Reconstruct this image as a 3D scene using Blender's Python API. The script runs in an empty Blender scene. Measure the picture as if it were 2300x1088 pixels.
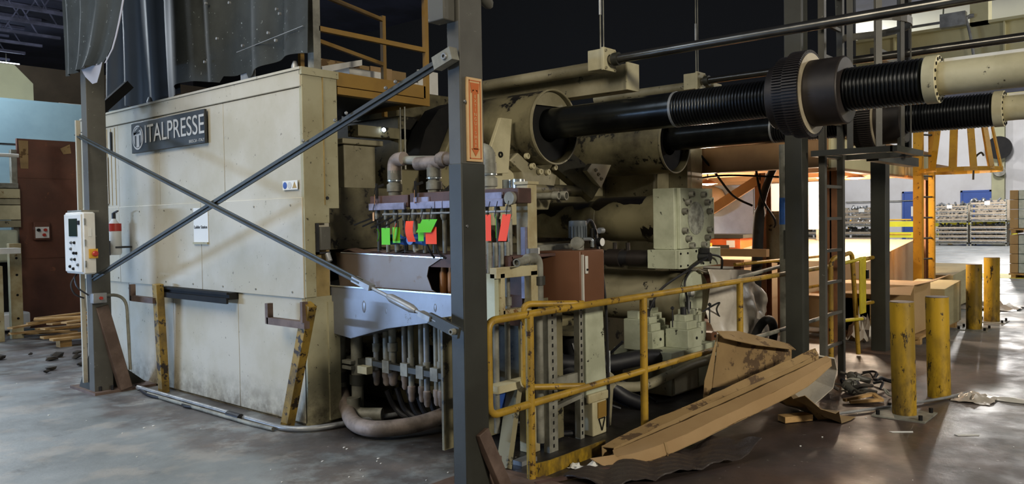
import bpy, bmesh, math, random
from math import sin, cos, pi, radians, atan2, sqrt
from mathutils import Vector, Matrix
random.seed(7)
SC = bpy.context.scene
COL = SC.collection
V = Vector

# ------------------------------------------------------------------ camera
# world frame: X runs away to the right, Y away to the left, Z up; metres
def setup_camera():
    yaw, pitch, roll = radians(41.0), radians(1.58), radians(0.9)
    fw = V((cos(yaw)*cos(pitch), sin(yaw)*cos(pitch), -sin(pitch)))
    r0 = V((sin(yaw), -cos(yaw), 0)); u0 = r0.cross(fw)
    rt = cos(roll)*r0 - sin(roll)*u0
    up = cos(roll)*u0 + sin(roll)*r0
    cd = bpy.data.cameras.new('camera'); cd.sensor_width = 36.0; cd.sensor_fit = 'HORIZONTAL'
    cd.lens = 36.0*1782/2300; cd.clip_start = 0.05; cd.clip_end = 300
    co = bpy.data.objects.new('camera', cd); COL.objects.link(co)
    m = Matrix((rt, up, -fw)).transposed().to_4x4(); m.translation = V((0, 0, 1.65))
    co.matrix_world = m; SC.camera = co
setup_camera()

# ------------------------------------------------------------------ world, exposure, lamps of the hall
SC.view_settings.view_transform = 'Standard'; SC.view_settings.look = 'None'
SC.view_settings.gamma = 1.0; SC.view_settings.use_curve_mapping = False
SC.view_settings.exposure = 0.5
W = bpy.data.worlds.new('hall_air'); SC.world = W; W.use_nodes = True
W.node_tree.nodes['Background'].inputs[0].default_value = (0.80, 0.84, 1.0, 1)
W.node_tree.nodes['Background'].inputs[1].default_value = 0.055

def area(name, loc, target, size, power, col, sy=None, spread=180):
    ld = bpy.data.lights.new(name, 'AREA'); ld.energy = power; ld.color = col; ld.size = size
    ld.spread = radians(spread)
    if sy: ld.shape = 'RECTANGLE'; ld.size_y = sy
    o = bpy.data.objects.new(name, ld); COL.objects.link(o); o.location = loc
    o.rotation_euler = (V(target)-V(loc)).to_track_quat('-Z', 'Y').to_euler()
    return o
# daylight from the open dock door low behind the camera on the left
area('dock_door_daylight', (-9.0, 16.0, 1.68), (3.7, 7.0, 1.2), 5.0, 195, (0.42, 0.63, 1.0), 0.35, 80)
# high bay lamps of the aisle the camera stands in
area('aisle_high_bay_light', (-2.5, 4.0, 6.5), (4.0, 6.5, 2.2), 3.2, 128, (1.0, 0.90, 0.72), 3.2, 120)
area('aisle_cool_light', (-1.0, 9.0, 7.8), (-0.5, 7.5, 0), 4.0, 200, (0.72, 0.85, 1.0), 4.0, 130)
area('aisle_high_bay_light', (3.2, -7.5, 4.6), (7.3, 3.8, 1.3), 1.6, 205, (1.0, 0.92, 0.76), 0.8, 110)
# high bay lamps of the far hall
for (x, y, p) in ((23, -1, 480), (22, 8.5, 380), (31, 4, 800), (33, 13, 800), (42, 7, 1750), (43, 16, 1000), (18.0, -4.5, 470)):
    ld = bpy.data.lights.new('hall_high_bay_light', 'POINT'); ld.energy = p; ld.color = (1.0, .97, .93) if x > 15 else (.80, .91, 1.0); ld.shadow_soft_size = .35
    lo = bpy.data.objects.new('hall_high_bay_light', ld); COL.objects.link(lo); lo.location = (x, y, 6.2)
ld = bpy.data.lights.new('left_bay_light', 'POINT'); ld.energy = 520; ld.color = (.84, .92, 1.0); ld.shadow_soft_size = .4
lo = bpy.data.objects.new('left_bay_light', ld); COL.objects.link(lo); lo.location = (3.0, 15.5, 5.2)
ld2 = ld.copy(); ld2.energy = 420; lo = bpy.data.objects.new('left_bay_light', ld2); COL.objects.link(lo); lo.location = (3.5, 24.0, 5.6)

# ------------------------------------------------------------------ materials
def hexc(h):
    h = h.lstrip('#'); v = [int(h[i:i+2], 16)/255 for i in (0, 2, 4)]
    return tuple((c/12.92 if c <= .04045 else ((c+.055)/1.055)**2.4) for c in v) + (1,)
def mat(name, col, rough=.6, metal=0., dirt=None, dscale=3., damt=.5, bump=.0, bscale=30., spots=None, samt=.62, sscale=9., stretch=(1, 1, 1), emit=None, estr=0., spec=.5, low=None, lowh=.4, alpha=None, coat=0.):
    """painted or bare surface: base colour, cloudy dirt, hard-edged chips or stains, dirt that rises from the floor"""
    m = bpy.data.materials.new(name); m.use_nodes = True; nt = m.node_tree; N, L = nt.nodes, nt.links
    b = N['Principled BSDF']; b.inputs['Roughness'].default_value = rough; b.inputs['Metallic'].default_value = metal
    b.inputs['Specular IOR Level'].default_value = spec
    if coat: b.inputs['Coat Weight'].default_value = coat
    c = hexc(col) if isinstance(col, str) else tuple(col)+(1,)
    geo = N.new('ShaderNodeNewGeometry'); mp = N.new('ShaderNodeMapping'); mp.inputs['Scale'].default_value = stretch
    L.new(geo.outputs['Position'], mp.inputs['Vector'])
    src = None
    def rgb(v):
        n = N.new('ShaderNodeRGB'); n.outputs[0].default_value = v; return n.outputs[0]
    src = rgb(c)
    def noise(scale, det=6, rgh=.6):
        n = N.new('ShaderNodeTexNoise'); n.inputs['Scale'].default_value = scale; n.inputs['Detail'].default_value = det
        n.inputs['Roughness'].default_value = rgh; L.new(mp.outputs[0], n.inputs['Vector']); return n.outputs['Fac']
    def ramp(f, a, bb):  # noise output is crowded round one half
        n = N.new('ShaderNodeMapRange'); n.inputs['From Min'].default_value = a; n.inputs['From Max'].default_value = bb
        L.new(f, n.inputs['Value']); return n.outputs[0]
    def mix(a, bcol, f):
        n = N.new('ShaderNodeMix'); n.data_type = 'RGBA'; L.new(f, n.inputs['Factor']); L.new(a, n.inputs['A'])
        n.inputs['B'].default_value = hexc(bcol) if isinstance(bcol, str) else bcol; return n.outputs['Result']
    def mul(f, k):
        n = N.new('ShaderNodeMath'); n.operation = 'MULTIPLY'; L.new(f, n.inputs[0])
        if isinstance(k, (int, float)): n.inputs[1].default_value = k
        else: L.new(k, n.inputs[1])
        return n.outputs[0]
    if dirt: src = mix(src, dirt, mul(ramp(noise(dscale), .41, .60), damt))
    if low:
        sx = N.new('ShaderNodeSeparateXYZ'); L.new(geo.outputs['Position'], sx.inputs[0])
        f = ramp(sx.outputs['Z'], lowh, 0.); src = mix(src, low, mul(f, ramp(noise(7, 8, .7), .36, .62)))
    if spots: src = mix(src, spots, ramp(noise(sscale, 9, .72), .5+(samt-.5)*.62, .5+(samt-.5)*.62+.02))
    L.new(src, b.inputs['Base Color'])
    if bump:
        bn = N.new('ShaderNodeBump'); bn.inputs['Strength'].default_value = bump; bn.inputs['Distance'].default_value = .01
        L.new(noise(bscale), bn.inputs['Height']); L.new(bn.outputs[0], b.inputs['Normal'])
    if emit:
        b.inputs['Emission Color'].default_value = hexc(emit) if isinstance(emit, str) else emit; b.inputs['Emission Strength'].default_value = estr
    if alpha is not None: b.inputs['Alpha'].default_value = alpha
    return m
MT = dict(
 cover = mat('cover_paint', '#b9b3a4', .55, 0, '#a0967a', 1.4, .5, .12, 4, '#5e5648', .73, 22, low='#6b6250', lowh=.35),
 cover_end = mat('cover_end_paint', '#a19c80', .6, 0, '#857d5c', 2.5, .5, .1, 5, '#3c3626', .70, 20, low='#4a4232', lowh=.5),
 brownstain = mat('stained_cover', '#a08a58', .7, 0, '#6b5a33', 3, .7),
 beige = mat('machine_beige', '#989178', .5, 0, '#6f684f', 2.2, .7, .1, 8, '#2c2820', .68, 7),
 beige_lt = mat('machine_beige_light', '#c3bb9a', .5, 0, '#8d8566', 2.2, .5, .1, 8, '#3a3428', .72, 9),
 beige_dirty = mat('oily_beige', '#7f785c', .45, 0, '#3c3729', 1.6, .85, .15, 8, '#191712', .6, 3.2),
 gwhite = mat('greenish_white', '#b7bba4', .5, 0, '#84866e', 3, .5, .1, 9, '#2c2b24', .7, 8),
 wpost = mat('cream_post', '#b5ac8a', .55, 0, '#8a7448', 4, .6, .1, 9, '#6b4a20', .7, 6),
 steel = mat('column_grey', '#55534c', .5, .0, '#403d36', 2, .6, .1, 20, '#8f8d84', .74, 22),
 steel_b = mat('column_dark', '#34352f', .5, 0, '#26251f', 2, .6, .1, 20),
 brace = mat('brace_paint', '#3f413c', .5, .1, '#2c2b28', 4, .6, .15, 20),
 rustleg = mat('rusty_leg', '#6d5a50', .6, .1, '#4c3a30', 4, .8, .2, 20),
 galv = mat('galvanised', '#96989a', .4, .35, '#6a6b6c', 5, .6, .1, 20),
 galv_d = mat('dull_pipe', '#8c8b80', .55, .05, '#5c5a50', 5, .8, .2, 30),
 pipe_pink = mat('painted_fitting', '#8d8078', .6, .1, '#5a5048', 6, .8, .2, 30),
 manifold = mat('manifold_brown', '#5c423c', .6, .1, '#3a2a26', 4, .7, .2, 20),
 manif_blue = mat('manifold_label_bar', '#8a8aa6', .5, .1, '#5f5b6b', 8, .7),
 alu = mat('tray_aluminium', '#7c8088', .38, .45, '#6f7076', 2.2, .7, .25, 2.5, '#4e4a46', .72, 7),
 stain = mat('stained_sheet', '#6a5e55', .4, .3, '#655444', 2, .7, .2, 3, '#5c4630', .68, 4),
 worn = mat('worn_disc', '#a9aba0', .5, 0, '#5c5c54', 12, .8, .2, 20),
 oil = mat('thick_oil', '#120f0c', .3, 0, '#1f1a15', 5, .6, .3, 10),
 rack_y = mat('rack_yellow', '#94772e', .55, 0, '#5c4a24', 5, .8, .1, 20, '#2c2014', .58, 9),
 black = mat('black_rubber', '#15151a', .5, 0, '#26262a', 5, .6, .1, 20),
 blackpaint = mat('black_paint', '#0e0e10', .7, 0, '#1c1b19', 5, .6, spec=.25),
 yellow = mat('rail_yellow', '#b08c2c', .45, 0, '#85692a', 5, .7, .12, 25, '#453016', .62, 15),
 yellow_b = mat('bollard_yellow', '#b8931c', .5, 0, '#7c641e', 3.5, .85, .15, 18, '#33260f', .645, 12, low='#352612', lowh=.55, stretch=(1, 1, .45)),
 yellow_f = mat('platform_yellow', '#8c6c2c', .6, 0, '#755722', 3, .5, .05, 10),
 yellow_o = mat('ladder_yellow', '#d8a42a', .5, 0, '#b08024', 3, .6, .05, 10, '#5c3c10', .68, 14),
 yellow_l = mat('line_yellow', '#d8cf2c', .6, 0, '#b9ae2a', 1, .5),
 gate_y = mat('gate_yellow', '#d8c42c', .5, 0, '#a3901f', 5, .5, .05, 20),
 tie = mat('tie_bar_steel', '#3a3d3e', .25, .8, '#1b1c1d', 2.5, .7, .05, 20, spec=.6),
 thread = mat('thread_steel', '#26282b', .3, .65, '#121314', 3, .7),
 gear = mat('gear_steel', '#322c2a', .5, .4, '#221e1c', 5, .7),
 gearlight = mat('gear_face', '#b0a48c', .5, .3, '#7c705c', 5, .6),
 rod = mat('guide_rod', '#7c7a76', .25, .9, '#4a4844', 3, .5),
 brown = mat('brown_cabinet', '#6b4630', .5, 0, '#5e3c26', 2, .5, .05, 10),
 rust = mat('rust_sheet', '#6a4232', .65, 0, '#4c3024', 1.5, .7, .15, 15, '#7a4c34', .72, 5),
 card = mat('cardboard', '#9a8058', .8, 0, '#846a42', 2.5, .5, .08, 15, '#604828', .63, 4.5),
 card_rub = mat('cardboard_rubbed', '#927850', .8, 0, '#7c6340', 2.5, .6, .08, 15, '#54402a', .57, 3.2),
  glowcard = mat('pale_carton', '#b8a488', .8, 0, '#a8927a', 2, .5),
 card2 = mat('cardboard_pale', '#a0835c', .8, 0, '#8e7049', 2.5, .5, .08, 15),
 crate = mat('crate_card', '#b99a6c', .8, 0, '#a3845a', 1.5, .5),
 crate_g = mat('crate_plywood', '#a8a07c', .8, 0, '#8a8262', 2, .5, stretch=(1, 1, 4)),
 wood = mat('scrap_wood', '#c09a64', .75, 0, '#8a6a3c', 6, .6, .1, 40, stretch=(1, 1, 3)),
 mezz = mat('mezzanine_steel', '#a07c54', .6, 0, '#805c3c', 2, .5),
 mezz_post = mat('mezzanine_post', '#8a5c3c', .6, 0, '#5a3a26', 2, .6),
 plastic = mat('clear_sheet', '#c0b8ac', .34, 0, '#9c9284', 5, .5, .5, 9, spec=.6),
 foam = mat('foam_sheet', '#b4ada0', .7, 0, '#948c80', 5, .5, .3, 40),
 white = mat('white_paint', '#d4d2cc', .45, 0, '#b4b0a6', 5, .3),
 wallw = mat('hall_wall', '#c9c9cc', .8, 0, '#b4b2b2', .5, .5),
 darkwall = mat('dark_partition', '#14161c', .9),
 ceil = mat('ceiling_deck', '#3a3e54', .85, 0, '#1b1c24', .6, .6),
 joist = mat('joist_steel', '#6a6c84', .7, .2, '#2c2c36', 2, .6),
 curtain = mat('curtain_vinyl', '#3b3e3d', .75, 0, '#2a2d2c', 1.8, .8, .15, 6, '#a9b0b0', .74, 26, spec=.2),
 curtain_shade = mat('curtain_shaded', '#101418', .6, 0, '#1c2024', 3, .6),  # shade over the curtain's far end put into a darker vinyl
 curtain_w = mat('curtain_white_back', '#a5a2a8', .5),
 blue = mat('door_blue', '#2c4f9c', .5, 0, '#23407c', 1, .4),
 valveblue = mat('valve_blue', '#2a62b8', .4, 0, '#1d4684', 9, .5),
 boothblue = mat('booth_blue', '#7f9ca8', .7, 0, '#6a8694', 1.2, .5),
 booth_beige = mat('duct_cream', '#a9a888', .7, 0, '#94937a', 1.2, .5),
 ducts = mat('girder_cream', '#cdc69c', .6, 0, '#b4ac80', 1.2, .4),
 tube_w = mat('far_duct', '#d4d6cc', .5),
 brown_beam = mat('brown_lintel', '#4f4436', .8, 0, '#3c3328', 2, .5),
 green = mat('tag_green', '#5fd010', .6, 0, None, emit='#58d010', estr=0.0),
 tagred = mat('tag_orange', '#ff4a20', .6),
 tagtan = mat('tag_manila', '#c99a6c', .7),
 red = mat('button_red', '#b03020', .4),
 orange = mat('orange_box', '#d4642c', .5, 0, '#b4501f', 4, .5),
 screen = mat('dark_screen', '#1c2a24', .2),
 paper = mat('paper', '#d9d9d6', .8),
 sign = mat('sign_black', '#17191a', .45, 0, '#3c3f3c', 3, .4),
 signtxt = mat('sign_silver', '#b9b8b4', .5),
 vert_bg = mat('vertical_sign_cream', '#d9b888', .6, 0, '#c49c6a', 6, .5),
 vert_red = mat('vertical_sign_red', '#b04a2c', .6),
 vert_or = mat('vertical_sign_orange', '#c4662c', .6),
 motor = mat('motor_grey', '#5c646a', .5, .2, '#44484c', 8, .5),
 tin = mat('bright_metal', '#c4ccd0', .25, .85),
 copper = mat('brass_pipe', '#8a5c34', .45, .5, '#5c3a20', 6, .7),
 mat_r = mat('rubber_mat', '#3c3532', .36, 0, '#332c2a', 5, .6, .6, 60),
 cast = mat('castings', '#9da0a2', .35, .7, '#5c5e60', 3, .7, .5, 30),
 wrap = mat('stretch_wrap', '#b4c0bc', .3, 0, '#8a9c94', 9, .6, .5, 8),
 rackcard = mat('basket_board', '#a39684', .7, 0, '#8a7c6a', 3, .4),
 lampglow = mat('lamp_glow', '#fff0d8', .5, emit='#ffd9a8', estr=28),
 lampwhite = mat('lamp_white', '#ffffff', .5, emit='#e0f0ff', estr=3),
 debris = mat('floor_debris', '#2c2824', .8, 0, '#4a4238', 9, .8),
)
# ------------------------------------------------------------------ mesh helpers
class MB:
    def __init__(s): s.b = bmesh.new()
    def box(s, x0, x1, y0, y1, z0, z1):
        vs = [s.b.verts.new(p) for p in ((x0,y0,z0),(x1,y0,z0),(x1,y1,z0),(x0,y1,z0),(x0,y0,z1),(x1,y0,z1),(x1,y1,z1),(x0,y1,z1))]
        for f in ((0,3,2,1),(4,5,6,7),(0,1,5,4),(1,2,6,5),(2,3,7,6),(3,0,4,7)): s.b.faces.new([vs[i] for i in f])
        return s
    def bar(s, p0, p1, w, h, up=(0,0,1), w2=None, h2=None):
        p0, p1 = V(p0), V(p1); d = (p1-p0).normalized(); u = V(up)
        if abs(d.dot(u)) > .98: u = V((1,0,0))
        r = d.cross(u).normalized(); u = r.cross(d)
        w2 = w if w2 is None else w2; h2 = h if h2 is None else h2
        vs = []
        for p, ww, hh in ((p0,w,h),(p1,w2,h2)):
            for a, c in ((-1,-1),(1,-1),(1,1),(-1,1)): vs.append(s.b.verts.new(p + r*a*ww/2 + u*c*hh/2))
        for f in ((0,3,2,1),(4,5,6,7),(0,1,5,4),(1,2,6,5),(2,3,7,6),(3,0,4,7)): s.b.faces.new([vs[i] for i in f])
        return s
    def lathe(s, p0, p1, prof, seg=24, cap=True):
        """prof: list of (distance along p0->p1, radius)"""
        p0, p1 = V(p0), V(p1); d = (p1-p0).normalized()
        u = V((0,0,1)) if abs(d.z) < .9 else V((1,0,0)); r = d.cross(u).normalized(); u = r.cross(d)
        rings = []
        for t, rad in prof:
            rings.append([s.b.verts.new(p0 + d*t + (r*cos(2*pi*k/seg) + u*sin(2*pi*k/seg))*rad) for k in range(seg)])
        for a, c in zip(rings, rings[1:]):
            for k in range(seg): s.b.faces.new((a[k], a[(k+1)%seg], c[(k+1)%seg], c[k]))
        if cap:
            if prof[0][1] > 1e-6: s.b.faces.new(rings[0][::-1])
            if prof[-1][1] > 1e-6: s.b.faces.new(rings[-1])
        return s
    def cyl(s, p0, p1, r, seg=16, r2=None):
        L = (V(p1)-V(p0)).length; return s.lathe(p0, p1, [(0, r), (L, r if r2 is None else r2)], seg)
    def pipe(s, p0, p1, r, t, seg=32):
        """open tube with wall thickness t"""
        L = (V(p1)-V(p0)).length
        s.lathe(p0, p1, [(0, r), (L, r), (L, r-t), (0, r-t), (0, r)], seg, cap=False); return s
    def tube(s, pts, r, seg=10, closed=False):
        pts = [V(p) for p in pts]; n = len(pts); rings = []; prev = None
        for i, p in enumerate(pts):
            a = pts[i-1] if (i > 0 or closed) else p; c = pts[(i+1)%n] if (i < n-1 or closed) else p
            d = (c-a).normalized()
            if prev is None:
                u = V((0,0,1)) if abs(d.z) < .9 else V((1,0,0))
            else: u = prev
            x = d.cross(u).normalized(); u = x.cross(d).normalized(); prev = u
            rr = r[i] if isinstance(r, (list, tuple)) else r
            rings.append([s.b.verts.new(p + (x*cos(2*pi*k/seg) + u*sin(2*pi*k/seg))*rr) for k in range(seg)])
        prs = list(zip(rings, rings[1:])) + ([(rings[-1], rings[0])] if closed else [])
        for a, c in prs:
            for k in range(seg): s.b.faces.new((a[k], a[(k+1)%seg], c[(k+1)%seg], c[k]))
        if not closed: s.b.faces.new(rings[0][::-1]); s.b.faces.new(rings[-1])
        return s
    def prism(s, pts, vec):
        a = [s.b.verts.new(V(p)) for p in pts]; c = [s.b.verts.new(V(p)+V(vec)) for p in pts]; n = len(a)
        s.b.faces.new(a[::-1]); s.b.faces.new(c)
        for k in range(n): s.b.faces.new((a[k], a[(k+1)%n], c[(k+1)%n], c[k]))
        return s
    def sheet(s, grid, th=0.):
        """grid of points [row][col]; th > 0 gives it thickness along its normal"""
        g = [[V(p) for p in row] for row in grid]; R, Cn = len(g), len(g[0])
        top = [[s.b.verts.new(p) for p in row] for row in g]
        for i in range(R-1):
            for j in range(Cn-1): s.b.faces.new((top[i][j], top[i][j+1], top[i+1][j+1], top[i+1][j]))
        if th:
            s.b.normal_update(); nrm = [[v.normal.copy() for v in row] for row in top]
            bot = [[s.b.verts.new(g[i][j]-nrm[i][j]*th) for j in range(Cn)] for i in range(R)]
            for i in range(R-1):
                for j in range(Cn-1): s.b.faces.new((bot[i][j], bot[i+1][j], bot[i+1][j+1], bot[i][j+1]))
            for j in range(Cn-1):
                s.b.faces.new((top[0][j], bot[0][j], bot[0][j+1], top[0][j+1])); s.b.faces.new((top[-1][j], top[-1][j+1], bot[-1][j+1], bot[-1][j]))
            for i in range(R-1):
                s.b.faces.new((top[i][0], top[i+1][0], bot[i+1][0], bot[i][0])); s.b.faces.new((top[i][-1], bot[i][-1], bot[i+1][-1], top[i+1][-1]))
        return s
    def ball(s, c, r, sub=2, sc=(1,1,1)):
        m = Matrix.Translation(V(c)) @ Matrix.Diagonal((r*sc[0], r*sc[1], r*sc[2], 1))
        bmesh.ops.create_icosphere(s.b, subdivisions=sub, radius=1, matrix=m); return s
    def bolt(s, c, d, r, h):
        """socket head bolt: centre of its foot, direction"""
        c = V(c); d = V(d).normalized()
        s.lathe(c, c+d*h, [(0, r), (h*.92, r), (h, r*.92), (h, r*.5), (h*.6, r*.5), (h*.6, 0)], 12); return s
    def jitter(s, a):
        for v in s.b.verts: v.co += V((random.uniform(-a,a), random.uniform(-a,a), random.uniform(-a,a)))
        return s

def obj(name, mb, m, parent=None, label=None, bevel=0, kind=None):
    bm = mb.b; bmesh.ops.recalc_face_normals(bm, faces=bm.faces)
    me = bpy.data.meshes.new(name)
    off = V((0,0,0)); p = parent
    while p is not None: off += p.location; p = p.parent
    if off.length > 0: bmesh.ops.translate(bm, verts=bm.verts, vec=-off)
    bm.to_mesh(me); bm.free()
    me.shade_smooth(); me.set_sharp_from_angle(angle=radians(38))
    me.materials.append(MT[m] if isinstance(m, str) else m)
    o = bpy.data.objects.new(name, me); COL.objects.link(o)
    if parent: o.parent = parent
    if bevel:
        bv = o.modifiers.new('bevel', 'BEVEL'); bv.width = bevel; bv.segments = 2; bv.limit_method = 'ANGLE'; bv.angle_limit = radians(50)
    if label: o['label'] = label
    if kind: o['kind'] = kind
    return o
def thing(name, label, cat, loc=(0,0,0), group=None, kind=None):
    o = bpy.data.objects.new(name, None); COL.objects.link(o); o.location = loc; o.empty_display_size = .1
    o['label'] = label; o['category'] = cat
    if group: o['group'] = group
    if kind: o['kind'] = kind
    return o
def tag(o, label, cat, group=None, kind=None):
    o['label'] = label; o['category'] = cat
    if group: o['group'] = group
    if kind: o['kind'] = kind
    return o
def solo(name, mb, m, label, cat, loc, group=None, bevel=0, kind=None):
    """a thing that is one mesh; its origin sits at loc"""
    o = obj(name, mb, m, None, None, bevel)
    o.data.transform(Matrix.Translation(-V(loc))); o.location = loc
    return tag(o, label, cat, group, kind)
def struct(name, mb, m, parent=None, bevel=0):
    o = obj(name, mb, m, parent, None, bevel)
    if not parent: o['kind'] = 'structure'
    return o
def dup(root, loc, label=None, rotz=0., group=None, scale=None):
    r = root.copy(); COL.objects.link(r); r.location = loc; r.rotation_euler = (0, 0, rotz)
    if scale: r.scale = scale
    if label: r['label'] = label
    if group: r['group'] = group
    for ch in list(root.children):
        c = ch.copy(); COL.objects.link(c); c.parent = r
        for g in list(ch.children):
            d = g.copy(); COL.objects.link(d); d.parent = c
    return r
def text(name, s, size, loc, right, up, m, parent, ext=.001, sx=1., align='CENTER'):
    cu = bpy.data.curves.new(name, 'FONT'); cu.body = s; cu.size = size; cu.align_x = align; cu.align_y = 'CENTER'; cu.extrude = ext
    cu.materials.append(MT[m]); o = bpy.data.objects.new(name, cu); COL.objects.link(o)
    off = V((0,0,0)); p = parent
    while p is not None: off += p.location; p = p.parent
    r, u = V(right).normalized(), V(up).normalized(); n = r.cross(u)
    mm = Matrix((r*sx, u, n)).transposed().to_4x4(); mm.translation = V(loc)-off
    bpy.context.view_layer.update()
    me = bpy.data.meshes.new_from_object(o.evaluated_get(bpy.context.evaluated_depsgraph_get()))
    me.transform(mm); q = bpy.data.objects.new(name, me); COL.objects.link(q); q.parent = parent
    bpy.data.objects.remove(o); bpy.data.curves.remove(cu); q.name = name
    return q
def arc(c, r, a0, a1, n, ax, ay):
    c, ax, ay = V(c), V(ax), V(ay)
    return [c + ax*r*cos(a0+(a1-a0)*k/n) + ay*r*sin(a0+(a1-a0)*k/n) for k in range(n+1)]
def smooth_path(pts, n=6):
    pts = [V(p) for p in pts]; out = []
    for i in range(len(pts)-1):
        p0 = pts[max(i-1,0)]; p1 = pts[i]; p2 = pts[i+1]; p3 = pts[min(i+2,len(pts)-1)]
        for k in range(n):
            t = k/n
            out.append(.5*((2*p1)+(-p0+p2)*t+(2*p0-5*p1+4*p2-p3)*t*t+(-p0+3*p1-3*p2+p3)*t**3))
    out.append(pts[-1]); return out
def rounded(pts, r, n=5):
    """polyline with rounded inner corners"""
    pts = [V(p) for p in pts]; out = [pts[0]]
    for i in range(1, len(pts)-1):
        a = (pts[i-1]-pts[i]).normalized(); c = (pts[i+1]-pts[i]).normalized()
        p0 = pts[i]+a*r; p2 = pts[i]+c*r
        for k in range(n+1):
            t = k/n; out.append(p0*(1-t)**2 + pts[i]*2*t*(1-t) + p2*t*t)
    out.append(pts[-1]); return out
# ------------------------------------------------------------------ the hall
def floor_material():
    m = mat('concrete_floor', '#84888a', .42, 0, None); nt = m.node_tree; N, L = nt.nodes, nt.links; b = N['Principled BSDF']
    geo = N.new('ShaderNodeNewGeometry'); sx = N.new('ShaderNodeSeparateXYZ'); L.new(geo.outputs['Position'], sx.inputs[0])
    def noise(sc, det=8, rg=.62, st=None):
        n = N.new('ShaderNodeTexNoise'); n.inputs['Scale'].default_value = sc; n.inputs['Detail'].default_value = det; n.inputs['Roughness'].default_value = rg
        if st:
            mp = N.new('ShaderNodeMapping'); mp.inputs['Scale'].default_value = st; L.new(geo.outputs['Position'], mp.inputs[0]); L.new(mp.outputs[0], n.inputs['Vector'])
        else: L.new(geo.outputs['Position'], n.inputs['Vector'])
        return n.outputs['Fac']
    def rng(f, a, c, lo=0., hi=1.):
        n = N.new('ShaderNodeMapRange'); n.inputs[1].default_value = a; n.inputs[2].default_value = c; n.inputs[3].default_value = lo; n.inputs[4].default_value = hi
        L.new(f, n.inputs[0]); return n.outputs[0]
    def op(o, a, c):
        n = N.new('ShaderNodeMath'); n.operation = o
        for i, q in enumerate((a, c)):
            if isinstance(q, (int, float)): n.inputs[i].default_value = q
            else: L.new(q, n.inputs[i])
        return n.outputs[0]
    def mix(a, c, f):
        n = N.new('ShaderNodeMix'); n.data_type = 'RGBA'; L.new(f, n.inputs['Factor'])
        for k, q in (('A', a), ('B', c)):
            if isinstance(q, str): n.inputs[k].default_value = hexc(q)
            else: L.new(q, n.inputs[k])
        return n.outputs['Result']
    X, Y = sx.outputs['X'], sx.outputs['Y']
    base = mix('#8d9294', '#6f7476', rng(noise(.9), .35, .65))
    base = mix(base, '#a39c94', op('MULTIPLY', rng(noise(2.3), .5, .62), .5))
    # old brown paint in a band along the press and over the right-hand bay, worn through in patches
    edge = op('ADD', X, op('MULTIPLY', op('SUBTRACT', noise(1.1), .5), 1.6))
    band = op('MULTIPLY', rng(edge, 2.75, 3.05), rng(X, 13., 10.))
    wornp = rng(noise(1.9, 10, .7), .40, .52)
    brown = mix('#4e3c36', '#382b27', rng(noise(2.6), .4, .6))
    near = rng(op('ADD', Y, op('MULTIPLY', noise(.8), 1.4)), 4.6, 3.7)      # solid on the bay side of the press
    ywear = op('MULTIPLY', rng(op('SUBTRACT', X, op('MULTIPLY', Y, .0)), 5.0, 8.2), rng(op('ADD', Y, op('MULTIPLY', op('SUBTRACT', noise(.9), .5), 2.2)), 1.5, .9))
    near2 = op('MULTIPLY', near, op('SUBTRACT', 1.0, ywear))
    f = op('MULTIPLY', band, op('MAXIMUM', op('MULTIPLY', wornp, .62), op('MULTIPLY', near2, .93)))
    col = mix(base, brown, f)
    # oil soaked into the pit under the pipes and around the machine feet
    oil = op('MULTIPLY', rng(edge, 3.5, 4.0), rng(op('ABSOLUTE', op('SUBTRACT', Y, 5.0), 0), 3.4, 1.6))
    col = mix(col, '#1b1613', op('MULTIPLY', oil, op('MULTIPLY', rng(X, 10.5, 8.5), .93)))
    dk = rng(noise(3.1, 9, .7), .60, .70)
    col = mix(col, '#3c3936', op('MULTIPLY', dk, .55))
    ch = rng(noise(26, 3, .5), .70, .73); col = mix(col, '#b9b4ac', op('MULTIPLY', ch, .35))
    L.new(col, b.inputs['Base Color'])
    L.new(rng(noise(1.6, 6), .35, .65, .30, .6), b.inputs['Roughness'])
    bn = N.new('ShaderNodeBump'); bn.inputs['Strength'].default_value = .2; bn.inputs['Distance'].default_value = .02
    L.new(noise(7, 8, .7), bn.inputs['Height']); L.new(bn.outputs[0], b.inputs['Normal'])
    return m
struct('floor', MB().box(-12, 56, -22, 48, -.2, 0), floor_material())
struct('ceiling', MB().box(-12, 56, -22, 48, 8.2, 8.4), 'ceil')
struct('wall_light_cutoff', MB().box(-8.3, -8, -22, 9.5, 0, 8.2).box(-8.3, -8, 19, 46, 0, 8.2).box(-8.3, -8, 9.5, 19, 1.8, 8.2), 'booth_beige')  # unseen wall added so its low opening cuts off the cool light above
struct('wall_far', MB().box(52, 52.3, -22, 48, 0, 8.2), 'wallw')
struct('wall_left', MB().box(-12, 56, 46, 46.3, 0, 8.2), 'wallw')
struct('wall_partition', MB().box(17.6, 17.75, 5.6, 34, 2.95, 8.2), 'darkwall')
struct('trim_1', MB().box(23.1, 24.7, -14, 9, 0, .006), 'yellow_l')
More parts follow.
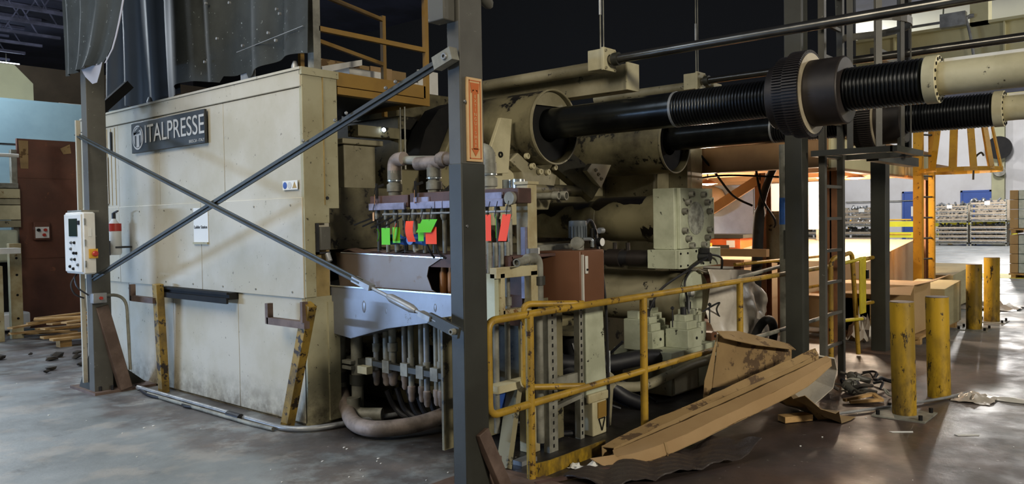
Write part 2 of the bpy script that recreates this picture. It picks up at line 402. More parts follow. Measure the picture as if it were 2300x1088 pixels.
# blue doors in the far wall
for nm, ya, yb, zt in (('door_1', 12.61, 13.6, 2.9), ('door_2', 9.1, 10.46, 2.85)):
    d = struct(nm, MB().box(51.9, 51.99, ya, yb, 0, zt), 'blue')
    struct('door_frame', MB().box(51.86, 51.99, ya-.1, ya, 0, zt+.1).box(51.86, 51.99, yb, yb+.1, 0, zt+.1).box(51.86, 51.99, ya-.1, yb+.1, zt, zt+.1), 'blue', d)
    if nm == 'door_1':
        struct('door_notice', MB().box(51.87, 51.9, ya+.25, ya+.6, 1.5, 2.1), 'paper', d)
        struct('kick_plate', MB().box(51.87, 51.9, ya+.1, yb-.1, .05, .55), 'galv', d)
        struct('door_handle', MB().box(51.82, 51.87, yb-.2, yb-.12, 1.0, 1.25), 'tin', d)
struct('trim_2', MB().box(51.6, 52, 8.33, 8.95, 0, 8.2), 'booth_beige')
# roof joists over the left bay
def truss(y, x0, x1):
    t = thing('roof_joist', 'dark open-web steel joist under the ceiling deck', 'joist', (x0, y, 7.3), 'roof joists under the ceiling deck', kind='structure')
    del t['category']; t['label'] = 'dark open-web steel joist under the ceiling deck'
    obj('bottom_chord', MB().box(x0, x1, y-.05, y+.05, 7.3, 7.38), 'joist', t)
    obj('top_chord', MB().box(x0, x1, y-.05, y+.05, 8.1, 8.18), 'joist', t)
    w = MB(); n = int((x1-x0)/.9)
    for k in range(n):
        xa = x0+k*.9; w.bar((xa, y, 7.35), (xa+.45, y, 8.12), .03, .03).bar((xa+.45, y, 8.12), (xa+.9, y, 7.35), .03, .03)
    obj('web', w, 'joist', t)
    return t
j0 = truss(14.0, -3, 9.3)
for k in range(1, 15):
    r = dup(j0, (-3, 14.0+k*1.5, 7.3))
for k, (x, y) in enumerate(((8.9, 29.5),)):
    t = thing('ceiling_lamp', 'small bright lamp under the dark roof joists at far left', 'lamp', (x, y, 7.0))
    obj('lens', MB().box(x-.35, x+.35, y-.12, y+.12, 6.95, 7.05), 'lampwhite', t)
    obj('hanger', MB().cyl((x, y, 7.05), (x, y, 7.35), .015, 6), 'steel', t)
    MT['lampwhite'].node_tree.nodes['Principled BSDF'].inputs['Emission Strength'].default_value = 6
# far left: cream duct box, brown lintel wall, pale blue booth
solo('duct_box', MB().prism([(2.0, 20, 4.1), (6.56, 20, 4.1), (6.56, 20, 4.91), (6.19, 20, 5.29), (2.0, 20, 5.28)], (0, 1.6, 0)), 'booth_beige', 'cream sheet metal box with a slanted corner above the blue booth', 'duct', (5, 20, 4.1))
struct('wall_lintel', MB().box(-4, 30, 26, 26.4, 4.6, 6.4), 'brown_beam')
t = thing('booth', 'pale blue sheet metal booth behind the rusty panel', 'booth', (4, 17, 0))
for i, x in enumerate((0.5, 2.9, 5.3, 7.7)):
    obj('wall_panel', MB().box(x, x+2.38, 17, 17.08, 0, 3.22), 'boothblue', t, bevel=.01)
obj('upper_band', MB().box(.5, 10.1, 16.97, 17.08, 3.25, 4.05), 'boothblue', t)
obj('roof', MB().box(.5, 10.1, 17.0, 20, 4.05, 4.1), 'boothblue', t)
t = thing('strip_light', 'white strip light above the pale blue booth', 'lamp', (7.2, 18.5, 4.3))
obj('tube', MB().box(6.6, 8.4, 18.4, 18.6, 4.11, 4.24), 'lampwhite', t)
obj('housing', MB().box(6.5, 8.5, 18.35, 18.65, 4.24, 4.3), 'white', t)
# bright hall, upper right: cream crane girder, far ducts
t = thing('crane_girder', 'cream crane runway girder in the bright hall, upper right', 'girder', (20, 4, 4.7))
obj('web_plate', MB().box(20, 20.04, -6, 9.4, 4.72, 5.75), 'ducts', t)
obj('lower_flange', MB().box(19.8, 20.25, -6, 9.4, 4.66, 4.72), 'ducts', t)
obj('upper_flange', MB().box(19.8, 20.25, -6, 9.4, 5.75, 5.81), 'ducts', t)
for y in (-1., 1., 3.2, 5.4, 7.6): obj('stiffener', MB().box(19.86, 20, y, y+.03, 4.72, 5.75), 'ducts', t)
obj('hanger_post', MB().box(19.8, 20.2, 3.5, 3.85, 5.75, 8.2), 'ducts', t)
obj('conduit', MB().tube(smooth_path([(19.75, 9, 5.9), (19.75, 4.2, 5.9), (19.72, 3.9, 5.85), (19.72, 3.7, 4.6)], 6), .03, 8), 'galv', t)
obj('junction_box', MB().box(19.6, 19.8, 3.9, 4.4, 5.75, 6.05), 'galv', t)
for (x, z, r, m_, nm) in ((24, 6.9, .55, 'tube_w', 'upper white round duct running across the bright hall ceiling'), (26, 5.7, .45, 'ducts', 'lower cream round duct under the white one in the bright hall')):
    t = thing('round_duct', nm, 'duct', (x, 3, z))
    for k in range(6): obj('duct_segment', MB().cyl((x, -8+k*3.3, z), (x, -8+(k+1)*3.3-.04, z), r, 24), m_, t)
for k, (x, y, z) in enumerate(((30, 5, 8.115), (30, 9, 8.115), (38, 7, 8.115), (38, 11, 8.115))):
    o = solo('hall_strip_light', MB().box(x-.15, x+.15, y-1.2, y+1.2, z, z+.08), 'lampwhite', ('nearest', 'second', 'third', 'furthest')[k]+' white strip light under the bright hall ceiling', 'lamp', (x, y, z), 'strip lights of the bright hall')
t = thing('lower_girder', 'second cream beam below the crane girder, upper right', 'girder', (26, 5, 4.3))
obj('beam', MB().box(26, 26.4, -4, 12, 4.35, 5.0), 'ducts', t); obj('flange', MB().box(25.8, 26.6, -4, 12, 4.3, 4.35), 'ducts', t)
# ------------------------------------------------------------------ press guard (cream sheet metal cover) with its panels
CX = 3.7
t = thing('press_guard', 'long cream sheet metal guard of the press, stained and dented', 'guard', (CX, 7.5, 0))
obj('frame', MB().box(CX+.04, CX+.3, 5.5, 9.82, 0, 2.84), 'cover', t)
for (y0, y1) in ((5.44, 6.64), (6.645, 7.9), (7.905, 8.85), (8.855, 9.5), (9.505, 9.85)):
    obj('upper_panel', MB().box(CX+.012, CX+.04, y0, y1, 1.84, 2.74), 'cover', t, bevel=.004)
for (y0, y1) in ((5.44, 7.07), (7.075, 8.85), (8.855, 9.85)):
    obj('middle_panel', MB().box(CX, CX+.03, y0, y1, 1.045, 1.86), 'cover', t, bevel=.004)
for (y0, y1) in ((5.46, 6.48), (6.485, 7.7), (7.705, 8.7), (8.705, 9.2), (9.205, 9.85)):
    obj('lower_panel', MB().box(CX+.02, CX+.05, y0, y1, .02, 1.05), 'cover', t, bevel=.004)
obj('top_rail', MB().box(CX, CX+.04, 5.43, 9.82, 2.745, 2.88), 'cover', t, bevel=.006)
obj('top_cap', MB().box(CX-.01, CX+.36, 5.42, 9.82, 2.88, 2.9), 'cover', t)
for y in (9.02, 9.12, 8.92): obj('door_seam', MB().box(CX+.008, CX+.02, y, y+.012, 1.88, 2.72), 'brownstain', t)
obj('handle', MB().box(CX-.012, CX+.005, 8.98, 9.0, 2.45, 2.68), 'black', t)
# end face, stepped outline
e = MB().prism([(CX+.01, 5.42, 2.88), (4.05, 5.42, 2.88), (4.05, 5.42, 1.77), (3.95, 5.42, 1.77), (3.95, 5.42, 1.65), (3.81, 5.42, 1.65), (3.81, 5.42, 1.05), (CX+.01, 5.42, 1.05)], (0, .04, 0))
obj('end_panel', e, 'cover_end', t, bevel=.004)
obj('end_seam', MB().box(3.902, 3.91, 5.412, 5.421, 1.8, 2.84), 'brownstain', t)
obj('end_cap', MB().box(CX, 4.06, 5.405, 5.44, 2.84, 2.9), 'cover_end', t)
obj('lower_end_panel', MB().box(CX+.02, 4.02, 5.44, 5.48, 0, 1.05), 'cover_end', t, bevel=.004)
obj('lower_end_strip', MB().box(3.92, 4.03, 5.42, 5.445, 0.02, 1.0), 'cover_end', t)
obj('middle_end_panel', MB().box(3.715, 3.96, 5.45, 5.49, 1.02, 1.62), 'brownstain', t)
obj('screw_hole', MB().cyl((3.93, 5.43, 1.855), (3.93, 5.412, 1.855), .014, 14), 'black', t)
obj('latch_box', MB().box(3.83, 3.93, 5.38, 5.44, 1.43, 1.62), 'steel', t, bevel=.006)
obj('latch_frame', MB().box(3.805, 3.83, 5.4, 5.44, 1.4, 1.65).box(3.805, 3.94, 5.4, 5.44, 1.4, 1.415), 'black', t)
obj('latch_bolt', MB().bolt((3.9, 5.39, 1.4), (0, -.5, -1), .022, .07), 'galv', t)
b_ = MB()
for y in [5.6+.55*k for k in range(8)]:
    for z in (1.09, 1.8): b_.cyl((CX+.001, y, z), (CX-.006, y, z), .008, 8)
obj('rivet', b_, 'galv_d', t, kind='stuff')
# black cable tray at the panel joint
tt = MB().box(CX-.07, CX+.02, 6.47, 7.76, .985, 1.045)
obj('louvre', tt, 'blackpaint', t)
obj('louvre_lip', MB().bar((CX-.09, 6.47, .975), (CX-.09, 7.76, .975), .02, .05).bar((CX-.085, 6.47, 1.04), (CX-.085, 7.76, 1.04), .02, .02), 'blackpaint', t)
# sign board
s = thing('sign_board', 'black sign with silver capital lettering and a round emblem', 'sign', (CX-.03, 7.65, 2.56))
obj('board', MB().box(CX-.03, CX-.005, 6.9, 8.42, 2.405, 2.715), 'sign', s, bevel=.003)
text('lettering', 'ITALPRESSE', .258, (CX-.032, 7.51, 2.572), (0, -1, 0), (0, 0, 1), 'signtxt', s, .001, .94)
text('small_lettering', 'BRESCIA - ITALY', .04, (CX-.032, 7.05, 2.435), (0, -1, 0), (0, 0, 1), 'signtxt', s, .0005)
obj('emblem_disc', MB().cyl((CX-.03, 8.27, 2.56), (CX-.034, 8.27, 2.56), .125, 32), 'signtxt', s)
em = MB().box(CX-.037, CX-.034, 8.20, 8.23, 2.47, 2.58).box(CX-.037, CX-.034, 8.30, 8.33, 2.47, 2.58)
em.bar((CX-.0355, 8.35, 2.6), (CX-.0355, 8.2, 2.66), .003, .03).bar((CX-.0355, 8.35, 2.6), (CX-.0355, 8.22, 2.61), .003, .02)
obj('emblem_mark', em, 'sign', s)
obj('emblem_ring', MB().pipe((CX-.034, 8.27, 2.56), (CX-.036, 8.27, 2.56), .108, .006, 32), 'sign', s)
# ladder station notice
s = thing('paper_notice', 'white paper notice reading Ladder Station taped to the guard', 'notice', (CX-.01, 7.07, 1.6))
obj('sheet', MB().box(CX-.006, CX-.001, 6.93, 7.2, 1.49, 1.81), 'paper', s)
text('lettering', 'Ladder Station', .042, (CX-.008, 7.065, 1.63), (0, -1, 0), (0, 0, 1), 'sign', s)
obj('logo', MB().box(CX-.008, CX-.006, 7.11, 7.16, 1.73, 1.77), 'sign', s)
obj('tray_lip', MB().box(CX-.02, CX, 6.93, 7.2, 1.47, 1.49), 'cover_end', s)
# round pictogram stickers
s = thing('sticker_strip', 'white strip of three pictogram stickers near the guard corner', 'sticker', (CX-.005, 5.66, 1.95))
obj('backing', MB().box(CX-.004, CX-.001, 5.49, 5.7, 1.925, 2.0), 'paper', s)
obj('blue_disc', MB().cyl((CX-.004, 5.665, 1.962), (CX-.006, 5.665, 1.962), .028, 16), 'blue', s)
obj('middle_disc', MB().cyl((CX-.004, 5.6, 1.962), (CX-.006, 5.6, 1.962), .028, 16), 'signtxt', s)
obj('warning_triangle', MB().prism([(CX-.004, 5.56, 1.937), (CX-.004, 5.5, 1.937), (CX-.004, 5.53, 1.99)], (-.002, 0, 0)), 'yellow', s)
# extinguisher arrow sign, extinguisher, floor conduit
s = thing('arrow_sign', 'narrow white and red FIRE arrow sign on the guard behind the left column', 'sign', (CX-.01, 9.15, 2.1))
obj('plate', MB().box(CX-.006, CX, 9.10, 9.21, 1.9, 2.42), 'paper', s)
obj('red_band', MB().box(CX-.009, CX-.006, 9.115, 9.195, 1.92, 2.26), 'red', s)
text('lettering', 'FIRE', .05, (CX-.011, 9.155, 2.1), (0, 0, -1), (0, -1, 0), 'paper', s)
obj('arrow_head', MB().prism([(CX-.01, 9.12, 2.4), (CX-.01, 9.19, 2.4), (CX-.01, 9.155, 2.33)], (.003, 0, 0)), 'red', s)
x_ = 3.55
s = thing('fire_extinguisher', 'red and silver fire extinguisher hanging behind the left column', 'extinguisher', (x_, 8.62, 1.5))
obj('cylinder', MB().lathe((x_, 8.62, 1.35), (x_, 8.62, 1.75), [(0, .06), (.02, .07), (.3, .07), (.36, .03), (.38, .02)], 20), 'white', s)
obj('head', MB().cyl((x_, 8.62, 1.72), (x_, 8.62, 1.79), .02, 10).bar((x_, 8.62, 1.79), (x_, 8.52, 1.81), .02, .012), 'black', s)
obj('label_band', MB().lathe((x_, 8.62, 1.6), (x_, 8.62, 1.68), [(0, .072), (.08, .072)], 20), 'red', s)
obj('bracket', MB().box(x_-.02, CX, 8.55, 8.69, 1.42, 1.44).box(x_-.08, x_-.07, 8.55, 8.69, 1.35, 1.5), 'black', s)
p = rounded([(3.5, 8.05, .03), (3.5, 5.3, .03), (4.35, 5.1, .03)], .3, 6)
s = thing('floor_conduit', 'grey steel conduit bent round the foot of the guard', 'conduit', (3.5, 6.5, 0))
obj('pipe', MB().tube(p, .022, 10), 'galv', s)
obj('second_pipe', MB().tube(rounded([(3.44, 7.7, .022), (3.44, 5.85, .022), (3.46, 5.55, .022)], .1), .016, 8), 'galv_d', s)
obj('coupling', MB().cyl((3.47, 6.05, .03), (3.47, 6.25, .03), .036, 10), 'black', s)
# dark rubber edging on the floor by the guard
solo('floor_hose', MB().tube(smooth_path([(3.55, 8.2, .02), (3.42, 7.6, .02), (3.5, 7.2, .02), (3.42, 6.9, .02), (3.52, 6.6, .02)], 6), .014, 7), 'black', 'thin black hose lying beside the guard conduit', 'hose', (3.5, 7.4, 0))
# J-shaped storage brackets
def jbracket(name, label, top, bot, arml, seq):
    tx, ty, tz = top; bx, by, bz = bot
    s = thing('leaning_rack_post', label, 'post', (bx, by, 0))
    obj('post', MB().bar((bx, by, bz), (tx, ty, tz), .075, .09, (0, 1, 0)), 'rack_y', s, bevel=.004)
    ax = tx-.03
    obj('arm', MB().bar((ax, ty, tz-.16), (ax, ty+arml, tz-.16), .05, .055), 'rustleg', s)
    obj('arm_tip', MB().bar((ax, ty+arml, tz-.185), (ax, ty+arml, tz-.02), .05, .04, (0, 1, 0)), 'rustleg', s)
    if seq: obj('inner_stop', MB().bar((ax-.01, ty+.02, tz-.14), (ax-.01, ty+.02, tz+.02), .05, .03, (0, 1, 0)), 'rustleg', s)
jbracket('a', 'yellow leaning post with rusty J arm, nearer the left column', (3.56, 7.68, 1.08), (3.62, 7.74, 0), .50, False)
jbracket('b', 'yellow leaning post with rusty J arm at the guard corner', (3.56, 5.16, 1.03), (3.62, 5.60, 0), .52, True)
# ------------------------------------------------------------------ steel columns with cross bracing and curtain
s = thing('steel_column', 'nearest dark grey square steel column with vertical arrow sign', 'column', (3.32, 3.25, 0))
obj('post', MB().box(3.22, 3.41, 3.17, 3.27, 0, 8.15), 'steel', s, bevel=.006)
obj('lower_paint', MB().box(3.217, 3.413, 3.167, 3.273, 0.0, 1.98), 'steel_b', s, bevel=.006)
obj('base_plate', MB().box(3.0, 3.85, 2.95, 3.6, 0, .02), 'rustleg', s)
obj('kicker_leg', MB().bar((3.335, 3.16, .42), (3.50, 3.10, .0), .085, .05, (0, 1, 0)), 'rustleg', s, bevel=.004)
obj('gusset', MB().box(3.42, 3.6, 3.24, 3.26, 0, .2), 'rustleg', s)
obj('clamp_block', MB().box(3.13, 3.22, 3.2, 3.33, 2.78, 3.1), 'steel', s, bevel=.006)
obj('clamp_knob', MB().lathe((3.44, 3.2, 2.98), (3.5, 3.17, 2.9), [(0, .03), (.03, .045), (.08, .03), (.1, .01)], 14), 'steel', s)
for z in (2.33, 1.62): obj('bolt', MB().bolt((3.25, 3.17, z), (0, -1, 0), .008, .012), 'galv', s)
s2 = thing('arrow_sign', 'cream vertical sign with orange lettering and arrow on the near column', 'sign', (3.28, 3.18, 2.2))
obj('plate', MB().box(3.26, 3.385, 3.155, 3.17, 1.99, 2.47), 'vert_bg', s2, bevel=.002)
fr = MB()
for (a, b, c, d_) in ((3.275, 3.28, 2.005, 2.455), (3.365, 3.37, 2.005, 2.455)): fr.box(a, b, 3.152, 3.155, c, d_)
fr.box(3.275, 3.37, 3.152, 3.155, 2.005, 2.01).box(3.275, 3.37, 3.152, 3.155, 2.45, 2.455)
obj('border', fr, 'vert_or', s2)
obj('arrow', MB().box(3.302, 3.343, 3.152, 3.155, 2.06, 2.4).prism([(3.29, 3.155, 2.065), (3.355, 3.155, 2.065), (3.3225, 3.155, 2.02)], (0, -.003, 0)).prism([(3.285, 3.155, 2.44), (3.36, 3.155, 2.44), (3.352, 3.155, 2.38), (3.3225, 3.155, 2.405), (3.293, 3.155, 2.38)], (0, -.003, 0)), 'vert_or', s2)
for i, chh in enumerate('EXTINGUISHER'):
    text('letter', chh, .026, (3.3225, 3.151, 2.362-.0258*i), (1, 0, 0), (0, 0, 1), 'vert_bg', s2, .0005, 1.2)
s = thing('steel_column', 'left dark grey square steel column carrying the control box', 'column', (3.2, 8.38, 0))
obj('post', MB().box(3.15, 3.33, 8.20, 8.33, 0, 8.15), 'steel', s, bevel=.006)
obj('base_plate', MB().box(3.12, 3.72, 8.12, 8.75, 0, .025), 'rustleg', s)
obj('kicker_leg', MB().bar((3.24, 8.22, .86), (3.42, 8.14, .02), .12, .07, (0, 1, 0)), 'rustleg', s, bevel=.006)
obj('gusset', MB().prism([(3.16, 8.33, .02), (3.16, 8.62, .02), (3.16, 8.33, .40)], (.02, 0, 0)), 'steel_b', s)
obj('gusset', MB().prism([(3.33, 8.3, .02), (3.70, 8.3, .02), (3.33, 8.3, .34)], (0, .02, 0)), 'steel_b', s)
obj('knee_brace', MB().bar((3.34, 8.42, 2.8), (3.66, 8.42, 3.12), .08, .09), 'blackpaint', s)
for (x, y) in ((3.2, 8.2), (3.3, 8.16)): obj('anchor_bolt', MB().cyl((x, y, .02), (x, y, .07), .015, 8), 'black', s)
obj('edge_strip', MB().box(3.11, 3.15, 8.36, 8.39, .1, 2.7), 'cover', s)
# cross braces
def brace(label, a, b, turn):
    a, b = V(a), V(b); s = thing('cross_brace', label, 'brace', a); d = (b-a).normalized()
    if turn:
        L = (b-a).length; e1 = a+d*(L-.86); 
        obj('flat_bar', MB().bar(a, e1, .012, .054, (0, 1, .3)).bar(a, e1, .042, .01, (0, 1, .3)), 'brace', s)
        obj('threaded_rod', MB().cyl(e1-d*.02, b-d*.16, .011, 10), 'galv', s)
        obj('clevis', MB().bar(e1-d*.08, e1+d*.1, .05, .035), 'galv', s)
        obj('turnbuckle', MB().lathe(e1+d*.26, e1+d*.52, [(0, .016), (.03, .026), (.22, .026), (.26, .016)], 12), 'galv', s)
        obj('clevis', MB().bar(b-d*.3, b-d*.2, .045, .03), 'galv', s)
        obj('end_plate', MB().bar(b-d*.22, b+d*.03, .02, .065), 'brace', s)
        obj('end_bolt', MB().bolt(b-V((.01, 0, 0)), (-1, 0, 0), .018, .03), 'galv_d', s)
    else:
        obj('flat_bar', MB().bar(a, b, .012, .054, (0, 1, .3)).bar(a, b, .042, .01, (0, 1, .3)), 'brace', s)
        obj('end_bolt', MB().bolt(a-V((.01, 0, 0)), (-1, 0, 0), .02, .03), 'galv', s)
        obj('end_cleat', MB().bar(a-d*.05, a+d*.1, .06, .075), 'galv_d', s)
        for k in (.3, .34, .17, .14, .46): obj('stud', MB().ball(a+(b-a)*k*.6+V((-.03, 0, .03)), .013, 1), 'galv', s)
brace('dark cross brace rising from the left column foot to the near column top', (3.17, 3.21, 2.575), (3.17, 8.2, 1.14), False)
brace('dark cross brace falling to the near column, with a bright turnbuckle', (3.14, 8.42, 2.56), (3.14, 3.16, 1.03), True)
# control box on the left column, facing the aisle
s = thing('control_box', 'pale grey control box with dark screen and yellow emergency stop', 'control box', (3.0, 8.3, 1.2))
bx = MB().prism([(2.94, 8.55, 1.8), (3.04, 8.02, 1.8), (3.12, 8.02, 1.8), (3.12, 8.55, 1.8)], (0, 0, -.6))
P0, P1 = V((2.93, 8.30, 0)), V((3.15, 8.12, 0))
obj('housing', MB().box(2.99, 3.098, 7.95, 8.38, 1.2, 1.79), 'white', s, bevel=.012)
obj('side_lid', MB().box(2.994, 3.096, 7.935, 7.95, 1.21, 1.78), 'white', s, bevel=.004)
obj('front_panel', MB().box(2.978, 2.99, 7.965, 8.37, 1.22, 1.77), 'white', s, bevel=.004)
obj('screen', MB().box(2.97, 2.978, 8.05, 8.24, 1.56, 1.73), 'screen', s)
obj('key_switch', MB().box(2.97, 2.978, 7.99, 8.03, 1.67, 1.71), 'blackpaint', s)
for (y, z, m_) in ((8.2, 1.5, 'motor'), (8.12, 1.5, 'blackpaint'), (8.21, 1.44, 'motor'), (8.14, 1.40, 'blackpaint'), (8.08, 1.40, 'blackpaint'), (8.2, 1.34, 'motor'), (8.12, 1.34, 'blackpaint'), (8.05, 1.29, 'motor'), (8.24, 1.27, 'blackpaint'), (8.16, 1.25, 'blackpaint')):
    obj('push_button', MB().lathe((2.978, y, z), (2.96, y, z), [(0, .014), (.012, .014), (.018, .009)], 12), m_, s)
for z in (1.3, 1.5, 1.7): obj('hinge', MB().cyl((3.0, 7.93, z-.03), (3.0, 7.93, z+.03), .008, 8), 'galv_d', s)
obj('stop_plate', MB().box(3.03, 3.11, 7.92, 7.936, 1.35, 1.44), 'yellow_o', s, bevel=.003)
obj('emergency_stop', MB().lathe((3.075, 7.92, 1.395), (3.075, 7.88, 1.395), [(0, .014), (.015, .014), (.016, .027), (.032, .027), (.04, .018)], 18), 'red', s)
obj('label_plate', MB().box(3.03, 3.06, 7.931, 7.936, 1.56, 1.64), 'paper', s)
obj('mount', MB().box(3.0, 3.16, 8.0, 8.34, 1.79, 1.81), 'galv_d', s)
s = thing('junction_box', 'small grey junction box with curved conduit on the left column', 'junction box', (3.15, 8.22, .95))
obj('body', MB().box(3.13, 3.26, 8.12, 8.2, .9, 1.0), 'galv', s, bevel=.006)
obj('button', MB().cyl((3.2, 8.12, .95), (3.2, 8.10, .95), .016, 12), 'red', s)
obj('conduit', MB().tube(rounded([(3.26, 8.16, .97), (3.46, 8.16, .97), (3.48, 8.16, .2)], .16, 8), .016, 8), 'galv_d', s)
obj('cable_loop', MB().tube(smooth_path([(3.12, 8.2, .98), (3.04, 8.25, 1.06), (3.03, 8.3, 1.16)], 8), .008, 6), 'black', s)
obj('cable_loop', MB().tube(smooth_path([(3.06, 8.3, 1.2), (3.0, 8.3, 1.1), (3.02, 8.28, 1.0), (3.1, 8.26, .95)], 8), .008, 6), 'black', s)

# ------------------------------------------------------------------ curtain
def curtain(y0, y1, x, zb, zt, amp, n, rows=10, skew=None, seed=1):
    rnd = random.Random(seed); ph = [rnd.uniform(0, 6.28) for _ in range(4)]; g = []
    for i in range(rows+1):
        v = i/rows; row = []
        for j in range(n+1):
            u = j/n; ya, yb = y0, y1
            if skew: yb = y1 + skew(v)
            y = ya+(yb-ya)*u
            z0 = zb(u) if callable(zb) else zb
            xx = x + amp*(sin(u*23+ph[0])*.6+sin(u*41+ph[1])*.3+sin(u*9+ph[2])*.5) + .03*sin(v*3+u*5+ph[3])
            row.append((xx, y, z0+(zt-z0)*v))
        g.append(row)
    return MB().sheet(g, .004)
s = thing('hanging_curtain', 'narrow grey vinyl curtain strip hanging over the left column', 'curtain', (3.05, 8, 3.1))
obj('sheet', curtain(8.42, 7.52, 3.03, 3.13, 5.6, .03, 30, 24, lambda v: -.42*min(1, v*4.8)**.6), 'curtain', s)
obj('turned_edge', MB().sheet([[(3.04, 8.0, 3.14), (3.04, 7.52, 3.14)], [(3.05, 7.93, 3.06), (3.05, 7.6, 3.06)], [(3.06, 7.8, 2.98), (3.06, 7.7, 2.98)]], .004), 'curtain_w', s)
obj('turned_strip', MB().sheet([[(3.05, 7.53-.42*min(1, v/24*4.8)**.6+dy, 3.13+2.47*v/24) for dy in (0, -.035)] for v in range(25)], .004), 'curtain_w', s).location = (0, -.02, 0)
s = thing('hanging_curtain', 'wide dark grey vinyl curtain hanging above the press guard', 'curtain', (3.75, 7, 3))
obj('sheet', curtain(7.95, 5.36, 3.8, lambda u: 3.0+.05*sin(u*9)-.02*u+(.06 if .45 < u < .6 else 0), 5.6, .06, 70, 12, None, 4), 'curtain', s)
obj('shaded_sheet', curtain(9.6, 7.75, 3.9, lambda u: 2.95+.04*sin(u*7), 5.6, .07, 40, 10, None, 9), 'curtain_shade', s)
gr = MB()
for k in range(16):
    gr.cyl((3.72, 6.8+random.uniform(-.5, .5), 3.2+random.random()*.8), (3.70, 6.8, 3.2), .006, 6) if False else None
obj('stitched_seam', MB().tube([(3.72, 5.4, 3.22), (3.74, 5.9, 3.2), (3.72, 6.4, 3.16)], .004, 5), 'galv', s)
for k in range(9):
    y = random.uniform(5.6, 7.6); z = random.uniform(3.1, 3.7); obj('eyelet', MB().cyl((3.7, y, z), (3.68, y, z), .012, 8), 'galv', s)
s = thing('curtain_post', 'grey galvanised post beside the curtain end', 'post', (3.86, 5.45, 2.9))
obj('post', MB().box(3.83, 3.9, 5.42, 5.5, 2.9, 8.2), 'galv_d', s)
s = thing('roof_clutter', 'grey corrugated offcut lying on top of the press guard', 'offcut', (4.0, 6.3, 2.9))
g = [[(3.84+.004*(j % 2), 6.55-.03*j, z) for j in range(9)] for z in (2.9, 3.12)]
obj('sheet', MB().sheet(g, .004), 'galv', s)
for (y, r_) in ((5.7, .03), (8.35, .03)): solo('lifting_eye', MB().lathe((3.84, y, 2.9), (3.84, y, 3.0), [(0, r_), (.06, r_), (.1, r_*.5)], 12), 'galv', 'galvanised bolt standing on the guard roof %s' % ('near its corner' if y < 6 else 'by the left column'), 'bolt', (3.84, y, 2.9))
# ------------------------------------------------------------------ press body behind the guard
s = thing('casting_press', 'massive oily beige casting press frame behind the pipes', 'machine', (7, 6.4, 0))
obj('base_frame', MB().box(4.75, 9.05, 5.3, 9.5, 0, .55), 'beige_dirty', s, bevel=.02)
obj('front_block', MB().box(4.62, 5.55, 5.9, 7.0, .4, 1.95), 'beige_dirty', s, bevel=.02)
obj('side_panel', MB().box(4.12, 4.95, 5.66, 5.70, 1.42, 1.96), 'beige_dirty', s, bevel=.004)
obj('panel_box', MB().box(4.55, 4.92, 6.0, 6.6, 1.95, 2.38), 'beige', s, bevel=.01)
obj('panel_ledge', MB().box(4.5, 4.98, 5.95, 6.6, 2.38, 2.43), 'beige', s, bevel=.008)
obj('platen', MB().box(5.35, 9.05, 6.15, 7.1, .3, 3.0), 'beige_dirty', s, bevel=.03)
obj('side_plate', MB().box(5.1, 5.35, 5.85, 6.9, .5, 2.68), 'beige_dirty', s, bevel=.02)
obj('toggle_cover', MB().prism([(5.08, 5.6, 2.2), (5.21, 5.6, 2.53), (5.39, 5.6, 2.74), (5.6, 5.6, 2.82), (5.6, 5.6, 2.6), (5.42, 5.6, 2.2)], (0, .2, 0)), 'blackpaint', s)
obj('toggle_arm', MB().prism([(5.62, 5.5, 2.78), (5.8, 5.5, 2.85), (5.7, 5.5, 2.2), (5.35, 5.5, 1.95), (5.2, 5.5, 2.0)], (0, .1, 0)), 'beige_dirty', s, bevel=.01)
obj('pin_plate', MB().prism([(5.62, 5.0, 2.62), (5.78, 5.0, 2.62), (5.72, 5.0, 2.1), (5.35, 5.0, 2.08)], (0, .04, 0)), 'beige_lt', s, bevel=.004)
for (x, z) in ((5.5, 2.18), (5.6, 2.27)): obj('pin', MB().pipe((x, 4.985, z), (x, 5.0, z), .028, .012, 16), 'blackpaint', s)
for (x, y, w) in ((8.0, 6.15, .95), (9.12, 5.4, .62)): obj('rear_panel', MB().box(x, x+w, y-.02, y, 1.95, 2.35), 'beige_lt', s, bevel=.01)
obj('rear_body', MB().box(7.0, 9.05, 7.1, 8.6, 0, 2.9), 'beige', s, bevel=.02)
obj('rear_column', MB().box(9.06, 9.84, 5.4, 8.6, 0, 2.9), 'beige', s, bevel=.02)
obj('lower_panel', MB().box(7.0, 9.04, 5.8, 6.14, .56, 1.38), 'beige', s, bevel=.02)
obj('end_post', MB().box(9.5, 9.82, 5.1, 5.38, 0, 2.75), 'beige_lt', s, bevel=.01)
obj('end_post_cap', MB().box(9.4, 9.49, 5.1, 5.38, .0, 2.75), 'beige', s)
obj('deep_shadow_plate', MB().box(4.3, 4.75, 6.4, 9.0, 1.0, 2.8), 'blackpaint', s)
obj('cross_beam', MB().box(4.6, 5.6, 5.85, 6.0, 2.45, 2.55), 'beige_dirty', s)
obj('lamp_lens', MB().ball((4.88, 5.82, 2.52), .022, 1), 'lampwhite', s)
for (y) in (5.1, 5.16): obj('thin_rod', MB().cyl((4.86, y+.4, 2.13), (4.86, y+.4, 2.7), .008, 6), 'galv_d', s)
